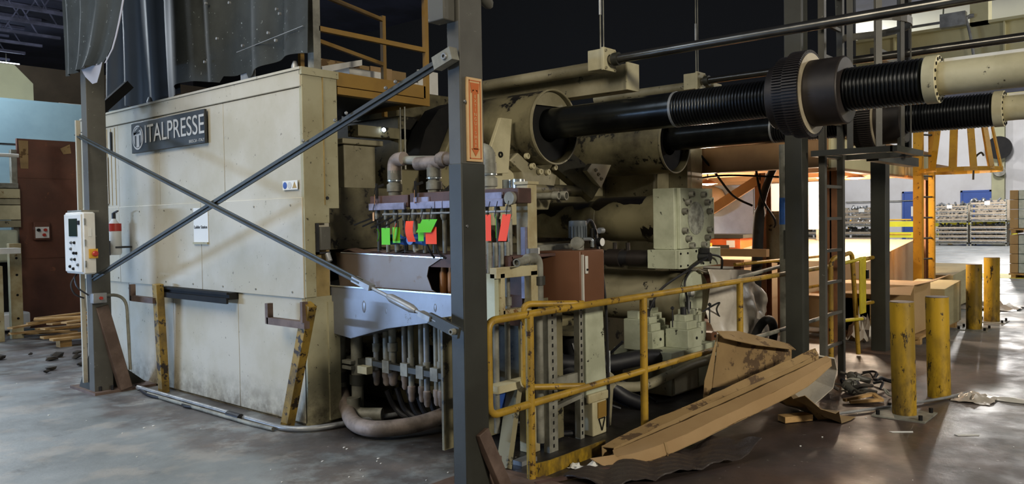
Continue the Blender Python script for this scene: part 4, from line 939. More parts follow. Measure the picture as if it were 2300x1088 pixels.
for y in ys[::2]: obj('clamp', MB().box(4.1, 4.13, y-.04, y+.04, .44, .54), 'galv_d', s)
obj('clamp_end', MB().box(4.03, 4.09, 5.08, 5.2, .42, .48), 'beige_lt', s)
for k, (x, y) in enumerate(((4.1, 5.52), (4.13, 5.33))):
    t = thing('riser_pipe', ('left', 'right')[k]+' thick grey riser pipe with clamp beside the guard', 'pipe', (x, y, 0))
    obj('tube', MB().cyl((x, y, .1), (x, y, .8), .05, 16), 'galv_d', t)
    obj('neck', MB().cyl((x, y, .66), (x, y, .78), .045, 16), 'tin', t)
    obj('clamp', MB().box(x-.09, x+.06, y-.03, y+.09, .5-.07*k, .53-.07*k).box(x-.09, x+.06, y-.03, y+.09, .545-.07*k, .575-.07*k), 'galv_d', t, bevel=.004)
    obj('lower_clamp', MB().cyl((x, y, .3), (x, y, .38), .065, 16), 'steel_b', t)
s = thing('floor_hose', 'thick pinkish hose curving along the floor under the tray', 'hose', (3.9, 4.9, .1))
obj('hose', MB().tube(smooth_path([(4.10, 5.52, .22), (4.04, 5.36, .1), (3.84, 5.0, .075), (3.82, 4.7, .085), (4.1, 4.52, .1), (4.5, 4.45, .16)], 10), .062, 18), 'pipe_pink', s)
s = thing('pipe_bend', 'grey elbow of the riser pipe at the floor', 'elbow', (4.06, 5.3, .05))
obj('elbow', MB().tube(rounded([(4.06, 5.3, .2), (4.06, 5.3, .06), (4.2, 5.1, .06)], .08), .055, 16), 'galv_d', s)
for k in range(10):
    y = 5.1-.13*k
    pts = [(4.25, y, .25+.04*(k % 3)), (4.3, y-.05, .1), (4.36+.03*k, y-.2, .03), (4.8, y-.35, .03)]
    solo('black_hose', MB().tube(smooth_path(pts, 6), .022, 8), 'black', ORD[k]+' from the guard of the black hoses drooping into the pit behind the supply pipes', 'hose', pts[0], 'black hoses in the pit')
s = thing('backing_sheet', 'dark oily backing sheet behind the supply pipes', 'sheet', (4.6, 4.6, 0))
obj('sheet', MB().box(4.6, 4.63, 3.75, 5.5, .25, 1.36), 'beige_dirty', s)
obj('junction_tin', MB().box(4.36, 4.42, 4.68, 4.78, .5, .64), 'blackpaint', s)
obj('foot_post', MB().box(4.64, 4.7, 3.75, 3.83, 0, 1.36), 'steel_b', s); obj('foot_post', MB().box(4.64, 4.7, 5.2, 5.28, 0, 1.36), 'steel_b', s)
# ------------------------------------------------------------------ frames, struts and brown cabinet right of the near column
s = thing('cream_post', 'tall cream square post at the right end of the manifold', 'post', (4.3, 3.6, 0))
obj('post', MB().box(4.26, 4.36, 3.55, 3.66, 0, 1.9), 'wpost', s, bevel=.006)
obj('blue_smear', MB().box(4.235, 4.26, 3.56, 3.60, 1.1, 1.6), 'manif_blue', s)
obj('cap', MB().box(4.25, 4.37, 3.54, 3.67, 1.9, 1.92), 'wpost', s)
s = thing('sight_frame', 'cream welded frame around short vertical tubes', 'frame', (4.0, 3.5, 1.2))
obj('top_bar', MB().box(3.80, 4.22, 3.44, 3.50, 1.27, 1.34), 'wpost', s, bevel=.003)
obj('bottom_bar', MB().box(3.86, 4.22, 3.44, 3.5, 1.0, 1.06), 'wpost', s, bevel=.003)
obj('side_bar', MB().box(3.84, 3.88, 3.44, 3.5, 1.0, 1.3), 'wpost', s); obj('side_bar', MB().box(4.15, 4.23, 3.44, 3.5, 1.0, 1.3), 'wpost', s)
obj('side_plate', MB().box(3.80, 3.84, 3.46, 3.75, .98, 1.3), 'gwhite', s)
for x in (3.93, 3.99, 4.05, 4.11): obj('short_tube', MB().cyl((x, 3.62, .95), (x, 3.62, 1.5), .018, 10).cyl((x, 3.62, 1.06), (x, 3.62, 1.12), .028, 10), 'galv_d', s)
s = thing('drain_elbow', 'dark pipe elbow sticking out above the cream frame', 'pipe', (4.0, 3.4, 1.38))
obj('stub', MB().pipe((3.93, 3.38, 1.37), (4.1, 3.42, 1.385), .027, .008, 16).cyl((3.945, 3.383, 1.37), (4.1, 3.42, 1.385), .018, 12), 'galv_d', s)
obj('elbow', MB().tube(rounded([(4.08, 3.42, 1.385), (4.25, 3.46, 1.39), (4.25, 3.46, 1.0)], .07), .036, 14), 'galv_d', s)
obj('collar', MB().cyl((4.25, 3.46, 1.2), (4.25, 3.46, 1.26), .05, 14), 'steel_b', s)
obj('drop', MB().cyl((4.25, 3.46, 1.1), (4.25, 3.46, .1), .028, 12), 'galv_d', s)
s = thing('tube_rack', 'pair of pale vertical tubes behind the rail end loop', 'pipe', (3.9, 3.6, 0))
for (x, r_) in ((3.72, .026), (3.98, .022), (4.1, .02)): obj('tube', MB().cyl((x, 3.62, .2), (x, 3.62, 1.0), r_, 12), 'galv_d', s)
obj('shelf_bracket', MB().box(3.86, 4.2, 3.5, 3.6, .50, .55), 'beige_lt', s)
obj('bracket_foot', MB().box(3.7, 3.9, 3.6, 3.64, .46, .52), 'steel_b', s)
obj('blue_box', MB().box(3.98, 4.2, 3.62, 3.75, .32, .49), 'blue', s)
obj('rear_sheet', MB().box(3.7, 4.25, 3.85, 3.87, .1, 1.0), 'beige_dirty', s)
def strut(x, y, z1, w, label):
    t = thing('slotted_strut', label, 'strut', (x, y, 0))
    obj('channel', MB().box(x-w/2, x+w/2, y, y+.05, 0, z1), 'galv_d', t)
    sl = MB(); n = int(z1/.055)
    for k in range(n): sl.box(x-.008, x+.006, y-.003, y+.001, .03+k*.055, .055+k*.055)
    obj('slots', sl, 'blackpaint', t, kind='stuff')
    return t
strut(4.40, 3.46, 1.04, .10, 'grey slotted strut post nearest the rail end loop')
strut(4.80, 3.5, 1.10, .05, 'narrow slotted strut post left of the cream duct post')
s = thing('grey_panel_stand', 'pale galvanised stand panels under the brown cabinet', 'stand', (4.5, 3.6, 0))
obj('left_panel', MB().box(4.24, 4.33, 3.52, 3.56, .38, 1.45), 'galv', s)
obj('white_panel', MB().box(4.30, 4.42, 3.58, 3.6, .9, 1.45), 'white', s)
obj('stained_panel', MB().box(4.46, 4.70, 3.6, 3.62, .02, 1.08), 'beige_dirty', s)
obj('cross_rail', MB().box(4.42, 4.78, 3.52, 3.55, .42, .5), 'galv_d', s)
obj('cross_rail', MB().bar((4.42, 3.53, .28), (4.78, 3.5, .33), .04, .03), 'galv_d', s)
obj('foot_pad', MB().box(4.0, 4.16, 3.42, 3.5, 0, .03), 'galv', s)
obj('upper_rail', MB().box(4.4, 5.0, 3.7, 3.76, 1.36, 1.46), 'galv_d', s)
s = thing('tapered_support', 'cream tapered duct post with a black triangle mark', 'post', (4.95, 3.5, 0))
obj('plate', MB().prism([(4.83, 3.48, .30), (4.83, 3.48, 1.14), (4.98, 3.48, 1.38), (5.02, 3.48, 1.36), (5.06, 3.48, .98), (5.10, 3.48, .30)], (0, .08, 0)), 'gwhite', s, bevel=.005)
obj('lower_box', MB().box(4.88, 5.06, 3.46, 3.6, 0, .30), 'beige_lt', s, bevel=.008)
obj('peeled_band', MB().box(4.82, 5.08, 3.45, 3.48, .26, .33), 'wpost', s, bevel=.01)
obj('yellow_patch', MB().box(4.94, 5.05, 3.452, 3.46, .13, .25), 'yellow_f', s)
tr = MB()
A, B, Cc = V((4.95, 3.452, .125)), V((5.03, 3.452, .125)), V((4.99, 3.452, .03))
for a, b in ((A, B), (B, Cc), (Cc, A)): tr.bar(a, b, .005, .007)
obj('triangle_mark', tr, 'blackpaint', s)
obj('edge_cable', MB().tube([(5.0, 3.46, 1.4), (5.07, 3.46, 1.0), (5.11, 3.47, .3), (5.13, 3.5, .02)], .012, 8), 'black', s)
obj('side_rod', MB().cyl((5.14, 3.48, .45), (5.14, 3.48, .62), .008, 6), 'tin', s)
s = thing('brown_cabinet', 'brown metal cabinet with a white handle plate', 'cabinet', (4.9, 3.6, 1.03))
y0 = 3.42
bm_ = MB().prism([(4.52, 3.62, 1.03), (4.66, 3.40, 1.03), (4.96, 3.40, 1.03), (5.06, 3.5, 1.03), (5.06, 3.75, 1.03), (4.52, 3.75, 1.03)], (0, 0, .39))
obj('body', bm_, 'brown', s, bevel=.006)
obj('door', MB().box(4.68, 4.95, 3.39, 3.40, 1.04, 1.41), 'brown', s, bevel=.004)
obj('handle_plate', MB().box(4.70, 4.735, 3.38, 3.39, 1.25, 1.38), 'white', s, bevel=.004)
obj('door_trim', MB().box(4.672, 4.684, 3.382, 3.40, 1.04, 1.39), 'white', s)
obj('latch', MB().cyl((4.717, 3.38, 1.28), (4.717, 3.37, 1.28), .008, 8), 'blackpaint', s)
s = thing('pump_motor', 'small grey electric motor with gauge on the brown cabinet', 'motor', (4.8, 3.55, 1.42))
obj('motor_body', MB().lathe((4.80, 3.52, 1.50), (4.80, 3.52, 1.64), [(0, .05), (.01, .062), (.09, .062), (.1, .068), (.135, .066), (.14, .05)], 24), 'motor', s)
for k in range(18):
    a = 2*pi*k/18; obj('cooling_fin', MB().bar((4.8+.064*cos(a), 3.52+.064*sin(a), 1.51), (4.8+.064*cos(a), 3.52+.064*sin(a), 1.60), .004, .012, (cos(a), sin(a), 0)), 'motor', s)
obj('pump_head', MB().cyl((4.70, 3.46, 1.475), (4.78, 3.50, 1.475), .045, 18).cyl((4.8, 3.52, 1.42), (4.8, 3.52, 1.5), .045, 16), 'galv_d', s)
obj('pump_arm', MB().tube(rounded([(4.78, 3.46, 1.5), (4.86, 3.43, 1.5), (4.86, 3.43, 1.44)], .03), .014, 8), 'tin', s)
obj('gauge', MB().cyl((4.93, 3.42, 1.475), (4.93, 3.39, 1.475), .035, 20), 'blackpaint', s)
obj('gauge_face', MB().cyl((4.93, 3.39, 1.475), (4.93, 3.387, 1.475), .03, 20), 'paper', s)
obj('valve_knob', MB().cyl((4.88, 3.45, 1.43), (4.88, 3.45, 1.58), .012, 8).ball((4.88, 3.44, 1.48), .03, 1), 'blackpaint', s)
obj('arched_hose', MB().tube(smooth_path([(4.87, 3.5, 1.5), (4.87, 3.5, 1.6), (4.93, 3.5, 1.64), (4.99, 3.5, 1.58), (5.01, 3.48, 1.42), (5.03, 3.47, 1.3)], 8), .013, 8), 'black', s)
obj('side_valve', MB().cyl((4.98, 3.45, 1.56), (5.03, 3.45, 1.56), .022, 12), 'galv', s)
s = thing('wedge_plate', 'brown dusty inclined channel behind the rail end post', 'channel', (3.9, 3.4, 0))
obj('channel', MB().bar((3.86, 3.46, .01), (4.1, 3.56, .5), .12, .04, (1, 0, .5)), 'beige_dirty', s)
# ------------------------------------------------------------------ yellow safety rail
RY = 3.18; r_ = .024
s = thing('safety_rail', 'long yellow tubular safety rail in front of the press', 'railing', (3.8, RY, 0))
obj('top_rail', MB().tube(rounded([(3.6, RY, .49), (3.43, RY, .49), (3.43, RY, 1.055), (4.0, RY, 1.06), (7.3, RY, 1.06), (9.2, RY, 1.07)], .07, 6), r_, 14), 'yellow', s)
obj('lower_rail', MB().cyl((3.55, RY, .49), (6.55, RY, .50), r_, 14), 'yellow', s)
obj('lower_rail', MB().cyl((6.75, RY, .50), (9.2, RY, .51), r_*.9, 14), 'galv_d', s)
for x in (3.81, 5.16, 6.82, 8.2): obj('post', MB().cyl((x, RY, 0 if x < 8 else 0), (x, RY, 1.05), .029, 14), 'yellow', s)
obj('toe_board', MB().prism([(3.78, RY-.01, .0), (4.62, RY-.01, .0), (4.62, RY-.01, .085), (4.0, RY-.01, .09), (3.78, RY-.01, .11)], (0, .012, 0)), 'yellow_b', s)
obj('base_flange', MB().box(3.72, 3.92, RY-.1, RY+.1, 0, .012), 'rustleg', s)
s = thing('return_rail', 'shorter yellow rail loop meeting the long rail at its near end', 'railing', (4.25, 3.4, .5))
obj('rail', MB().tube(rounded([(4.42, 3.2, .5), (4.06, 3.44, .52), (4.06, 3.44, 1.085), (4.42, 3.2, 1.07)], .06, 6), .022, 14), 'yellow', s)
s = thing('swing_gate', 'small yellow swing gate with a flat plate in the rail', 'gate', (9.5, 3.0, .5))
obj('gate_plate', MB().box(9.52, 9.72, 2.96, 2.98, .50, 1.16), 'gate_y', s, bevel=.004)
obj('gate_loop', MB().tube(rounded([(9.6, 2.97, 1.14), (9.1, 3.05, 1.10), (9.1, 3.05, .46), (9.6, 2.97, .44)], .06), .02, 10), 'gate_y', s)
obj('spring_box', MB().box(9.7, 9.76, 2.94, 2.99, .9, 1.0), 'blackpaint', s)
s = thing('gate_rail', 'yellow rail section with bent hoop beside the swing gate', 'railing', (9.6, 3.05, 0))
obj('hoop', MB().tube(rounded([(8.95, 3.1, .02), (8.95, 3.1, 1.16), (9.5, 3.05, 1.22), (9.62, 3.02, 0.02)], .1), .026, 12), 'yellow', s)
obj('end_loop', MB().tube(rounded([(9.66, 3.0, 1.12), (10.05, 2.95, 1.14), (10.05, 2.95, .02)], .07), .024, 12), 'yellow', s)
obj('stub_rail', MB().cyl((9.7, 3.0, .6), (10.05, 2.95, .6), .022, 12), 'yellow', s)
s = thing('inner_rail', 'yellow railing standing further back under the mezzanine', 'railing', (10.5, 4.4, 0))
obj('top_rail', MB().cyl((9.3, 4.4, 1.05), (12.2, 4.2, 1.05), .022, 10), 'yellow', s)
obj('mid_rail', MB().cyl((10.6, 4.3, .62), (12.2, 4.2, .62), .02, 10), 'yellow', s)
for x in (10.72, 11.15, 12.2): obj('post', MB().cyl((x, 4.3, 0), (x, 4.3, 1.05), .035, 10), 'yellow', s)
s = thing('grey_pipe_rail', 'thin dark pipe rail crossing behind the yellow top rail', 'rail', (7, 3.4, 1))
obj('pipe', MB().tube(rounded([(7.05, 3.3, 0), (7.05, 3.3, 1.07), (9.2, 3.55, 1.12)], .05), .02, 10), 'galv_d', s)
# ------------------------------------------------------------------ raised yellow platform behind the guard
s = thing('raised_platform', 'yellow raised platform with guard rails above the press', 'platform', (4.5, 5.8, 2.7))
obj('front_beam', MB().box(4.06, 5.06, 5.43, 5.47, 2.79, 2.905), 'yellow_f', s)
obj('lower_channel', MB().box(4.06, 5.06, 5.42, 5.5, 2.72, 2.78), 'yellow_f', s)
obj('deck', MB().box(4.06, 5.08, 5.47, 6.35, 2.76, 2.8), 'steel_b', s)
obj('side_beam', MB().box(5.04, 5.09, 5.43, 6.35, 2.73, 2.9), 'yellow_f', s)
for (x, y, z0) in ((3.89, 5.46, 2.9), (5.08, 5.44, 2.72), (5.28, 6.28, 2.72), (4.3, 6.28, 2.9)): obj('rail_post', MB().box(x-.021, x+.021, y-.021, y+.021, z0, 3.74), 'yellow_f', s)
obj('top_rail', MB().box(3.89, 5.1, 5.42, 5.46, 3.70, 3.74), 'yellow_f', s)
obj('middle_rail', MB().box(3.89, 5.1, 5.42, 5.46, 3.215, 3.255), 'yellow_f', s)
obj('rear_top_rail', MB().bar((3.9, 5.8, 3.68), (5.28, 6.28, 3.7), .035, .035), 'yellow_f', s)
obj('rear_middle_rail', MB().bar((3.9, 5.8, 3.27), (5.28, 6.28, 3.25), .035, .035), 'yellow_f', s)
s = thing('open_carton', 'open carton with white flaps and tools on the raised platform', 'carton', (5.5, 6.6, 3.0))
obj('back_panel', MB().box(4.98, 6.2, 6.98, 7.0, 2.9, 3.38), 'card', s)
obj('white_flap', MB().prism([(4.98, 6.9, 3.28), (5.5, 6.9, 3.42), (5.5, 6.9, 3.36), (4.98, 6.9, 3.2)], (0, .01, 0)), 'white', s)
obj('side_panel', MB().box(5.0, 5.02, 6.5, 7.0, 2.9, 3.1), 'white', s)
obj('bottom_box', MB().box(5.02, 5.5, 6.5, 6.8, 2.86, 3.22), 'white', s, bevel=.004)
obj('inner_board', MB().box(5.45, 5.75, 6.7, 6.72, 2.9, 3.32), 'card2', s); obj('right_panel', MB().box(5.95, 6.25, 6.5, 6.52, 2.9, 3.32), 'white', s)
obj('small_box', MB().box(5.7, 5.9, 6.45, 6.65, 2.86, 3.16), 'white', s)
obj('bottle', MB().cyl((5.95, 6.45, 2.9), (5.95, 6.45, 3.12), .02, 10), 'paper', s)
obj('platform_tray', MB().box(4.95, 6.3, 6.35, 7.1, 2.82, 2.86), 'steel_b', s)
# ------------------------------------------------------------------ dark columns, caged ladder
for (x, y, z1, lab) in ((7.72, 3.0, 8.2, 'dark square column behind the cardboard, nearer one left of the caged ladder'), (10.05, 2.9, 2.3, 'dark square column behind the bollards, right of the caged ladder')):
    s = thing('steel_column', lab, 'column', (x, y, 0))
    obj('post', MB().box(x-.085, x+.085, y-.085, y+.085, 0, z1), 'steel_b', s, bevel=.006)
    obj('base_plate', MB().box(x-.18, x+.18, y-.18, y+.18, 0, .02), 'rustleg', s)
    obj('gusset', MB().box(x+.08, x+.11, y-.07, y+.07, 0, z1-.02), 'galv_d', s)
s = thing('caged_ladder', 'dark steel ladder with a hooped safety cage', 'ladder', (8.15, 2.8, 0))
for x in (7.9, 8.42): obj('stile', MB().box(x-.03, x+.03, 2.78, 2.84, 0, 5.2), 'steel', s)
for k in range(15): obj('rung', MB().box(7.93, 8.39, 2.79, 2.82, .32+.32*k, .35+.32*k), 'steel', s)
fr = MB().box(7.72, 8.62, 2.80, 2.86, 2.22, 2.275).box(7.72, 7.78, 2.12, 2.8, 2.22, 2.275).box(8.56, 8.62, 2.12, 2.8, 2.22, 2.275).box(7.72, 8.62, 2.08, 2.14, 2.22, 2.275)
obj('bottom_frame', fr, 'steel_b', s)
for z in (3.48, 4.4):
    pts = [(7.8, 2.82, z)]+[(8.16+.42*cos(a), 2.5+.42*sin(a), z) for a in [pi+pi*k/14 for k in range(15)]]+[(8.5, 2.82, z)]
    b = MB()
    for p0, p1 in zip(pts, pts[1:]): b.bar(p0, p1, .012, .07)
    obj('hoop', b, 'steel', s)
for a in (180, 215, 250, 290, 325, 360):
    x, y = 8.16+.41*cos(radians(a)), 2.5+.41*sin(radians(a)); obj('cage_strap', MB().bar((x, y, 2.24), (x, y, 5.2), .055, .01, (cos(radians(a)), sin(radians(a)), 0)), 'steel', s)
obj('diagonal', MB().bar((8.45, 2.85, 3.9), (8.6, 2.86, 2.6), .04, .02), 'galv_d', s)
s = thing('upper_post', 'short dark post hanging behind the cage hoop', 'post', (9.6, 2.5, 2.9))
obj('post', MB().box(9.5, 9.62, 2.44, 2.56, 2.28, 8.2), 'blackpaint', s)
obj('cross_beam', MB().box(8.62, 9.56, 2.5, 2.58, 3.26, 3.36), 'steel_b', s)
obj('foot_beam', MB().box(8.62, 10.15, 2.5, 2.62, 2.2, 2.3), 'steel_b', s)
# ------------------------------------------------------------------ bollards
def bollard(x, y, h, r, lab, plate=True, lean=0):
    t = thing('bollard', lab, 'bollard', (x, y, 0), 'yellow bollards')
    obj('pipe', MB().cyl((x, y, 0), (x-lean*.6, y+lean*.8, h), r, 36), 'yellow_b', t)
    obj('cap', MB().cyl((x-lean*.6, y+lean*.8, h-.002), (x-lean*.6, y+lean*.8, h+.006), r*.97, 36), 'pipe_pink', t)
    if plate:
        obj('base_plate', MB().box(x-.2, x+.2, y-.2, y+.2, 0, .012), 'galv_d', t)
        for a, b in ((-1, -1), (1, -1), (1, 1), (-1, 1)): obj('anchor_bolt', MB().cyl((x+a*.16, y+b*.16, .01), (x+a*.16, y+b*.16, .05), .016, 8), 'blackpaint', t)
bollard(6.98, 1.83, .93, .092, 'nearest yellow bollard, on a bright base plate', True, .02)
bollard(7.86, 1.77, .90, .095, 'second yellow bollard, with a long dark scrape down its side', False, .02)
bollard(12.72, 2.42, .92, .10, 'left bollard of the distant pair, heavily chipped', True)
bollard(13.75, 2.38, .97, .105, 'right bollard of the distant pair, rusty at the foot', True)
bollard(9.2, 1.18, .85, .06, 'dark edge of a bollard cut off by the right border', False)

s = thing('grey_pole', 'slim grey pole with blue tape just left of the dark column', 'pole', (8.2, 3.33, 0))
obj('pole', MB().cyl((8.2, 3.33, 0), (8.2, 3.33, 2.4), .04, 14), 'galv_d', s)
obj('blue_tape', MB().cyl((8.2, 3.33, 1.56), (8.2, 3.33, 1.84), .043, 14), 'valveblue', s)
obj('junction', MB().box(8.13, 8.27, 3.26, 3.3, 1.2, 1.5), 'steel_b', s)
# ------------------------------------------------------------------ cardboard and litter by the rail
lower = [(4.41, 2.9, .01), (4.66, 2.71, .05), (5.45, 2.54, .16), (6.11, 2.36, .28), (6.68, 2.31, .4)]
fold = [(4.39, 2.94, .06), (4.68, 2.74, .12), (5.5, 2.57, .23), (6.22, 2.39, .36), (6.70, 2.32, .45)]
groove = [(4.46, 3.0, .08), (4.87, 2.86, .15), (5.64, 2.66, .27), (6.27, 2.46, .4), (6.72, 2.37, .47)]
# the fold sinks deep between the two boxes
gbot = [(4.48, 3.02, .0), (4.9, 2.89, .06), (5.68, 2.69, .17), (6.3, 2.49, .29), (6.74, 2.40, .37)]
rear0 = [(4.48, 3.01, .09), (5.06, 2.89, .18), (5.84, 2.69, .31), (6.38, 2.49, .43), (6.62, 2.40, .5)]
rear1 = [(4.44, 3.08, .10), (4.97, 3.01, .175), (5.48, 2.84, .28), (6.08, 2.65, .405), (6.64, 2.43, .54)]
def strip(nm, a, b, m_, s, n=24, wob=.004, seed=0):
    A, B = smooth_path(a, n//4), smooth_path(b, n//4); rnd = random.Random(seed)
    return obj(nm, MB().sheet([[p+V((0, 0, rnd.uniform(-wob, wob))) for p in A], [p+V((0, rnd.uniform(-wob, wob), rnd.uniform(-wob, wob))) for p in B]], .005), m_, s)
s = thing('long_carton', 'front long cardboard carton slanting up from the floor, cleaner pale side', 'carton', (4.5, 2.9, 0), 'long cardboard cartons')
strip('side', lower, fold, 'card2', s, seed=1); strip('top', fold, groove, 'card2', s, seed=2); strip('inner_wall', groove, gbot, 'card', s, seed=3)
strip('underside', lower, gbot, 'card', s, seed=4)
obj('crease', MB().bar((4.67, 2.70, .045), (4.69, 2.735, .128), .01, .006), 'card', s)
s = thing('long_carton', 'rear long cardboard carton with rubbed dark patches along its top', 'carton', (4.5, 3.1, 0), 'long cardboard cartons')
strip('top', rear0, rear1, 'card_rub', s, seed=5); strip('inner_wall', rear0, [V(p)-V((0, 0, .09)) for p in rear0], 'card', s, seed=6); strip('back_wall', rear1, [V(p)-V((0, 0, .09)) for p in rear1], 'card', s, seed=7)
for k, t in enumerate((.12, .2, .3, .42)):
    p = V(rear0[0]).lerp(V(rear0[-1]), t); q = V(rear1[0]).lerp(V(rear1[-1]), t)
s = thing('carton_flap_end', 'pale tongue of cardboard with slots at the near carton end', 'carton', (4.3, 2.95, 0))
obj('tongue', MB().sheet([[(4.22, 3.02, .075), (4.40, 2.95, .07)], [(4.27, 2.93, .02), (4.41, 2.88, .015)]], .005), 'card2', s)
obj('slot', MB().bar((4.27, 2.975, .052), (4.31, 2.925, .028), .008, .004), 'blackpaint', s)
s = thing('folded_carton', 'large folded cardboard sheet leaning on the rail behind the long cartons', 'carton', (6.2, 3.0, .4))
obj('panel', MB().sheet([[(6.05, 3.02, .68), (6.3, 2.97, .64), (6.6, 2.86, .56), (6.95, 2.76, .49)], [(6.02, 3.02, .5), (6.28, 2.95, .47), (6.55, 2.84, .42), (6.9, 2.74, .38)], [(5.98, 3.04, .24), (6.2, 2.97, .24), (6.45, 2.87, .26), (6.8, 2.77, .26)]], .006), 'card_rub', s)
obj('flap', MB().sheet([[(6.05, 3.03, .70), (6.4, 3.0, .66), (6.95, 2.78, .50)], [(5.98, 2.94, .66), (6.35, 2.82, .565), (6.85, 2.68, .47)]], .006), 'card', s)
obj('side', MB().sheet([[(6.05, 3.02, .68), (5.93, 3.08, .3)], [(5.98, 3.04, .24), (5.9, 3.08, .1)]], .006), 'card', s)
s = thing('foam_sheet', 'curled white foam wrap at the raised end of the cartons', 'foam', (6.9, 2.5, .2))
obj('sheet', MB().sheet([[(6.78, 2.45, .46), (6.84, 2.34, .44)], [(6.95, 2.52, .36), (6.96, 2.36, .32)], [(6.98, 2.6, .2), (6.92, 2.38, .16)], [(6.8, 2.7, .07), (6.66, 2.46, .04)]], .012), 'foam', s)
s = thing('brown_paper_wrap', 'crumpled brown paper wrap trailing from the raised carton end', 'paper', (6.4, 2.4, .1))
rnd = random.Random(5)
g = [[(6.15+.12*i+rnd.uniform(-.02, .02), 2.62-.1*j+rnd.uniform(-.02, .02), max(.01, .30-.08*i+.05*sin(i*2+j*2.5)+rnd.uniform(-.02, .02)-.03*j)) for j in range(6)] for i in range(5)]
obj('sheet', MB().sheet(g, .004), 'card', s)
s = thing('wood_block', 'short plywood block on the floor under the carton end', 'block', (6.2, 2.45, 0))
obj('block', MB().bar((6.14, 2.52, .03), (6.36, 2.38, .03), .1, .05), 'wood', s, bevel=.004)
s = thing('curled_strap_rod', 'long thin metal strip lying past the bollards on the floor', 'strip', (7, 2, 0))
obj('strip', MB().tube(smooth_path([(6.32, 2.42, .012), (6.8, 2.15, .02), (7.25, 1.93, .02), (7.7, 1.72, .02), (8.1, 1.6, .015)], 6), .012, 7), 'galv', s)
# white crumpled film
def crumple(name, lab, cat, c, sx, sy, h, m_, seed, n=9):
    rnd = random.Random(seed); c = V(c)
    g = [[(c.x+sx*(i/n-.5)+rnd.uniform(-.25, .25)*sx/n*1.6, c.y+sy*(j/n-.5)+rnd.uniform(-.25, .25)*sy/n*1.6, max(.004, h*rnd.random()*(1-abs(i/n-.5)*1.6)*(1-abs(j/n-.5)*1.4))) for j in range(n+1)] for i in range(n+1)]
    s = thing(name, lab, cat, c); obj('film', MB().sheet(g, .002), m_, s); return s
crumple('plastic_film', 'crumpled clear plastic film beside the second bollard', 'plastic', (7.95, 1.5, 0), .42, .3, .1, 'plastic', 3)
crumple('plastic_film', 'white strip of plastic film trailing to the right on the floor', 'plastic', (8.05, 1.22, 0), .16, .5, .04, 'white', 6)
crumple('crumpled_paper', 'white crumpled paper at the near end of the cartons', 'paper', (4.24, 3.0, 0), .13, .12, .1, 'paper', 8, 6)
crumple('crumpled_paper', 'second white paper scrap by the toe board', 'paper', (4.2, 3.12, 0), .09, .08, .07, 'paper', 9, 6)
s = thing('rubber_mat', 'wrinkled dark rubber mat under the near carton end', 'mat', (4.6, 2.8, 0))
rnd = random.Random(2)
g = [[(3.95+.036*i, 3.06-.013*i-.024*j, .014+.03*abs(sin(i*.33+j*.21))+.014*abs(sin(i*.9-j*.5))+.10*max(0, (i-26)/7)**2*(.4+.6*j/16)) for j in range(17)] for i in range(34)]
obj('sheet', MB().sheet(g, .01), 'mat_r', s)
s = thing('floor_angle', 'thin reddish steel strip on the floor before the toe board', 'strip', (4, 3, 0))
obj('strip', MB().bar((3.75, 3.1, .015), (4.35, 2.88, .02), .03, .02), 'manifold', s)
# debris heap near the gate: hoses, wires, fittings
rnd = random.Random(21)
for k in range(14):
    c = V((7.75+rnd.uniform(-.35, .5), 2.32+rnd.uniform(-.2, .25), .03)); a = rnd.uniform(0, 6.28); L = rnd.uniform(.1, .3)
    pts = [c+V((L*cos(a+t*1.5)*t, L*sin(a+t*1.5)*t, rnd.uniform(0, .07))) for t in (0, .4, .7, 1.)]
    solo('scrap_cable', MB().tube(smooth_path(pts, 5), rnd.choice((.008, .012, .016)), 7), rnd.choice(('black', 'galv_d', 'debris')), 'short twisted offcut in the dark scrap heap by the nearest bollard', 'scrap', c, 'cable offcuts in the scrap heap')
for k in range(7):
    c = V((7.6+rnd.uniform(-.2, .5), 2.45+rnd.uniform(-.15, .15), .03)); a = rnd.uniform(0, 3.1)
    solo('scrap_fitting', MB().cyl(c, c+V((.14*cos(a), .14*sin(a), .04)), .03, 12).cyl(c+V((.1*cos(a), .1*sin(a), .03)), c+V((.13*cos(a), .13*sin(a), .04)), .042, 12), 'steel', 'dark pipe fitting in the scrap heap by the nearest bollard', 'scrap', c, 'pipe fittings in the scrap heap')
s = thing('wood_crate_bit', 'broken pale wooden frame piece beside the foam wrap', 'wood scrap', (7.2, 2.25, 0))
for (a, b) in (((7.1, 2.35, .03), (7.4, 2.2, .05)), ((7.4, 2.2, .05), (7.32, 2.1, .02)), ((7.1, 2.3, .02), (7.3, 2.1, .03))): obj('stick', MB().bar(a, b, .035, .025), 'wood', s)
fl = MB(); rnd = random.Random(4)
for k in range(46):
    if k < 20: x, y = rnd.uniform(2.6, 3.6), rnd.uniform(3.4, 5.0)
    elif k < 34: x, y = rnd.uniform(4.8, 7.5), rnd.uniform(.6, 2.2)
    else: x, y = rnd.uniform(2.4, 3.5), rnd.uniform(5.5, 9.5)
    q = rnd.uniform(.006, .018); fl.prism([(x, y, .001), (x+q, y+.3*q, .001), (x+q*.6, y+q, .001), (x-.3*q, y+.6*q, .001)], (0, 0, .004))
tag(obj('floor_chips', fl, 'paper'), 'small white paint chips scattered on the floor', 'debris', None, 'stuff')
for (x, y) in ((6.35, 1.75), (6.55, 1.35)): 
    solo('paper_scrap', MB().prism([(x, y, .001), (x+.1, y-.12, .001), (x+.13, y-.11, .001), (x+.02, y+.03, .001)], (0, 0, .003)), 'paper', 'pale paper sliver on the brown floor %s' % ('left of' if y > 1.5 else 'in front of')+' the nearest bollard', 'paper', (x, y, 0))
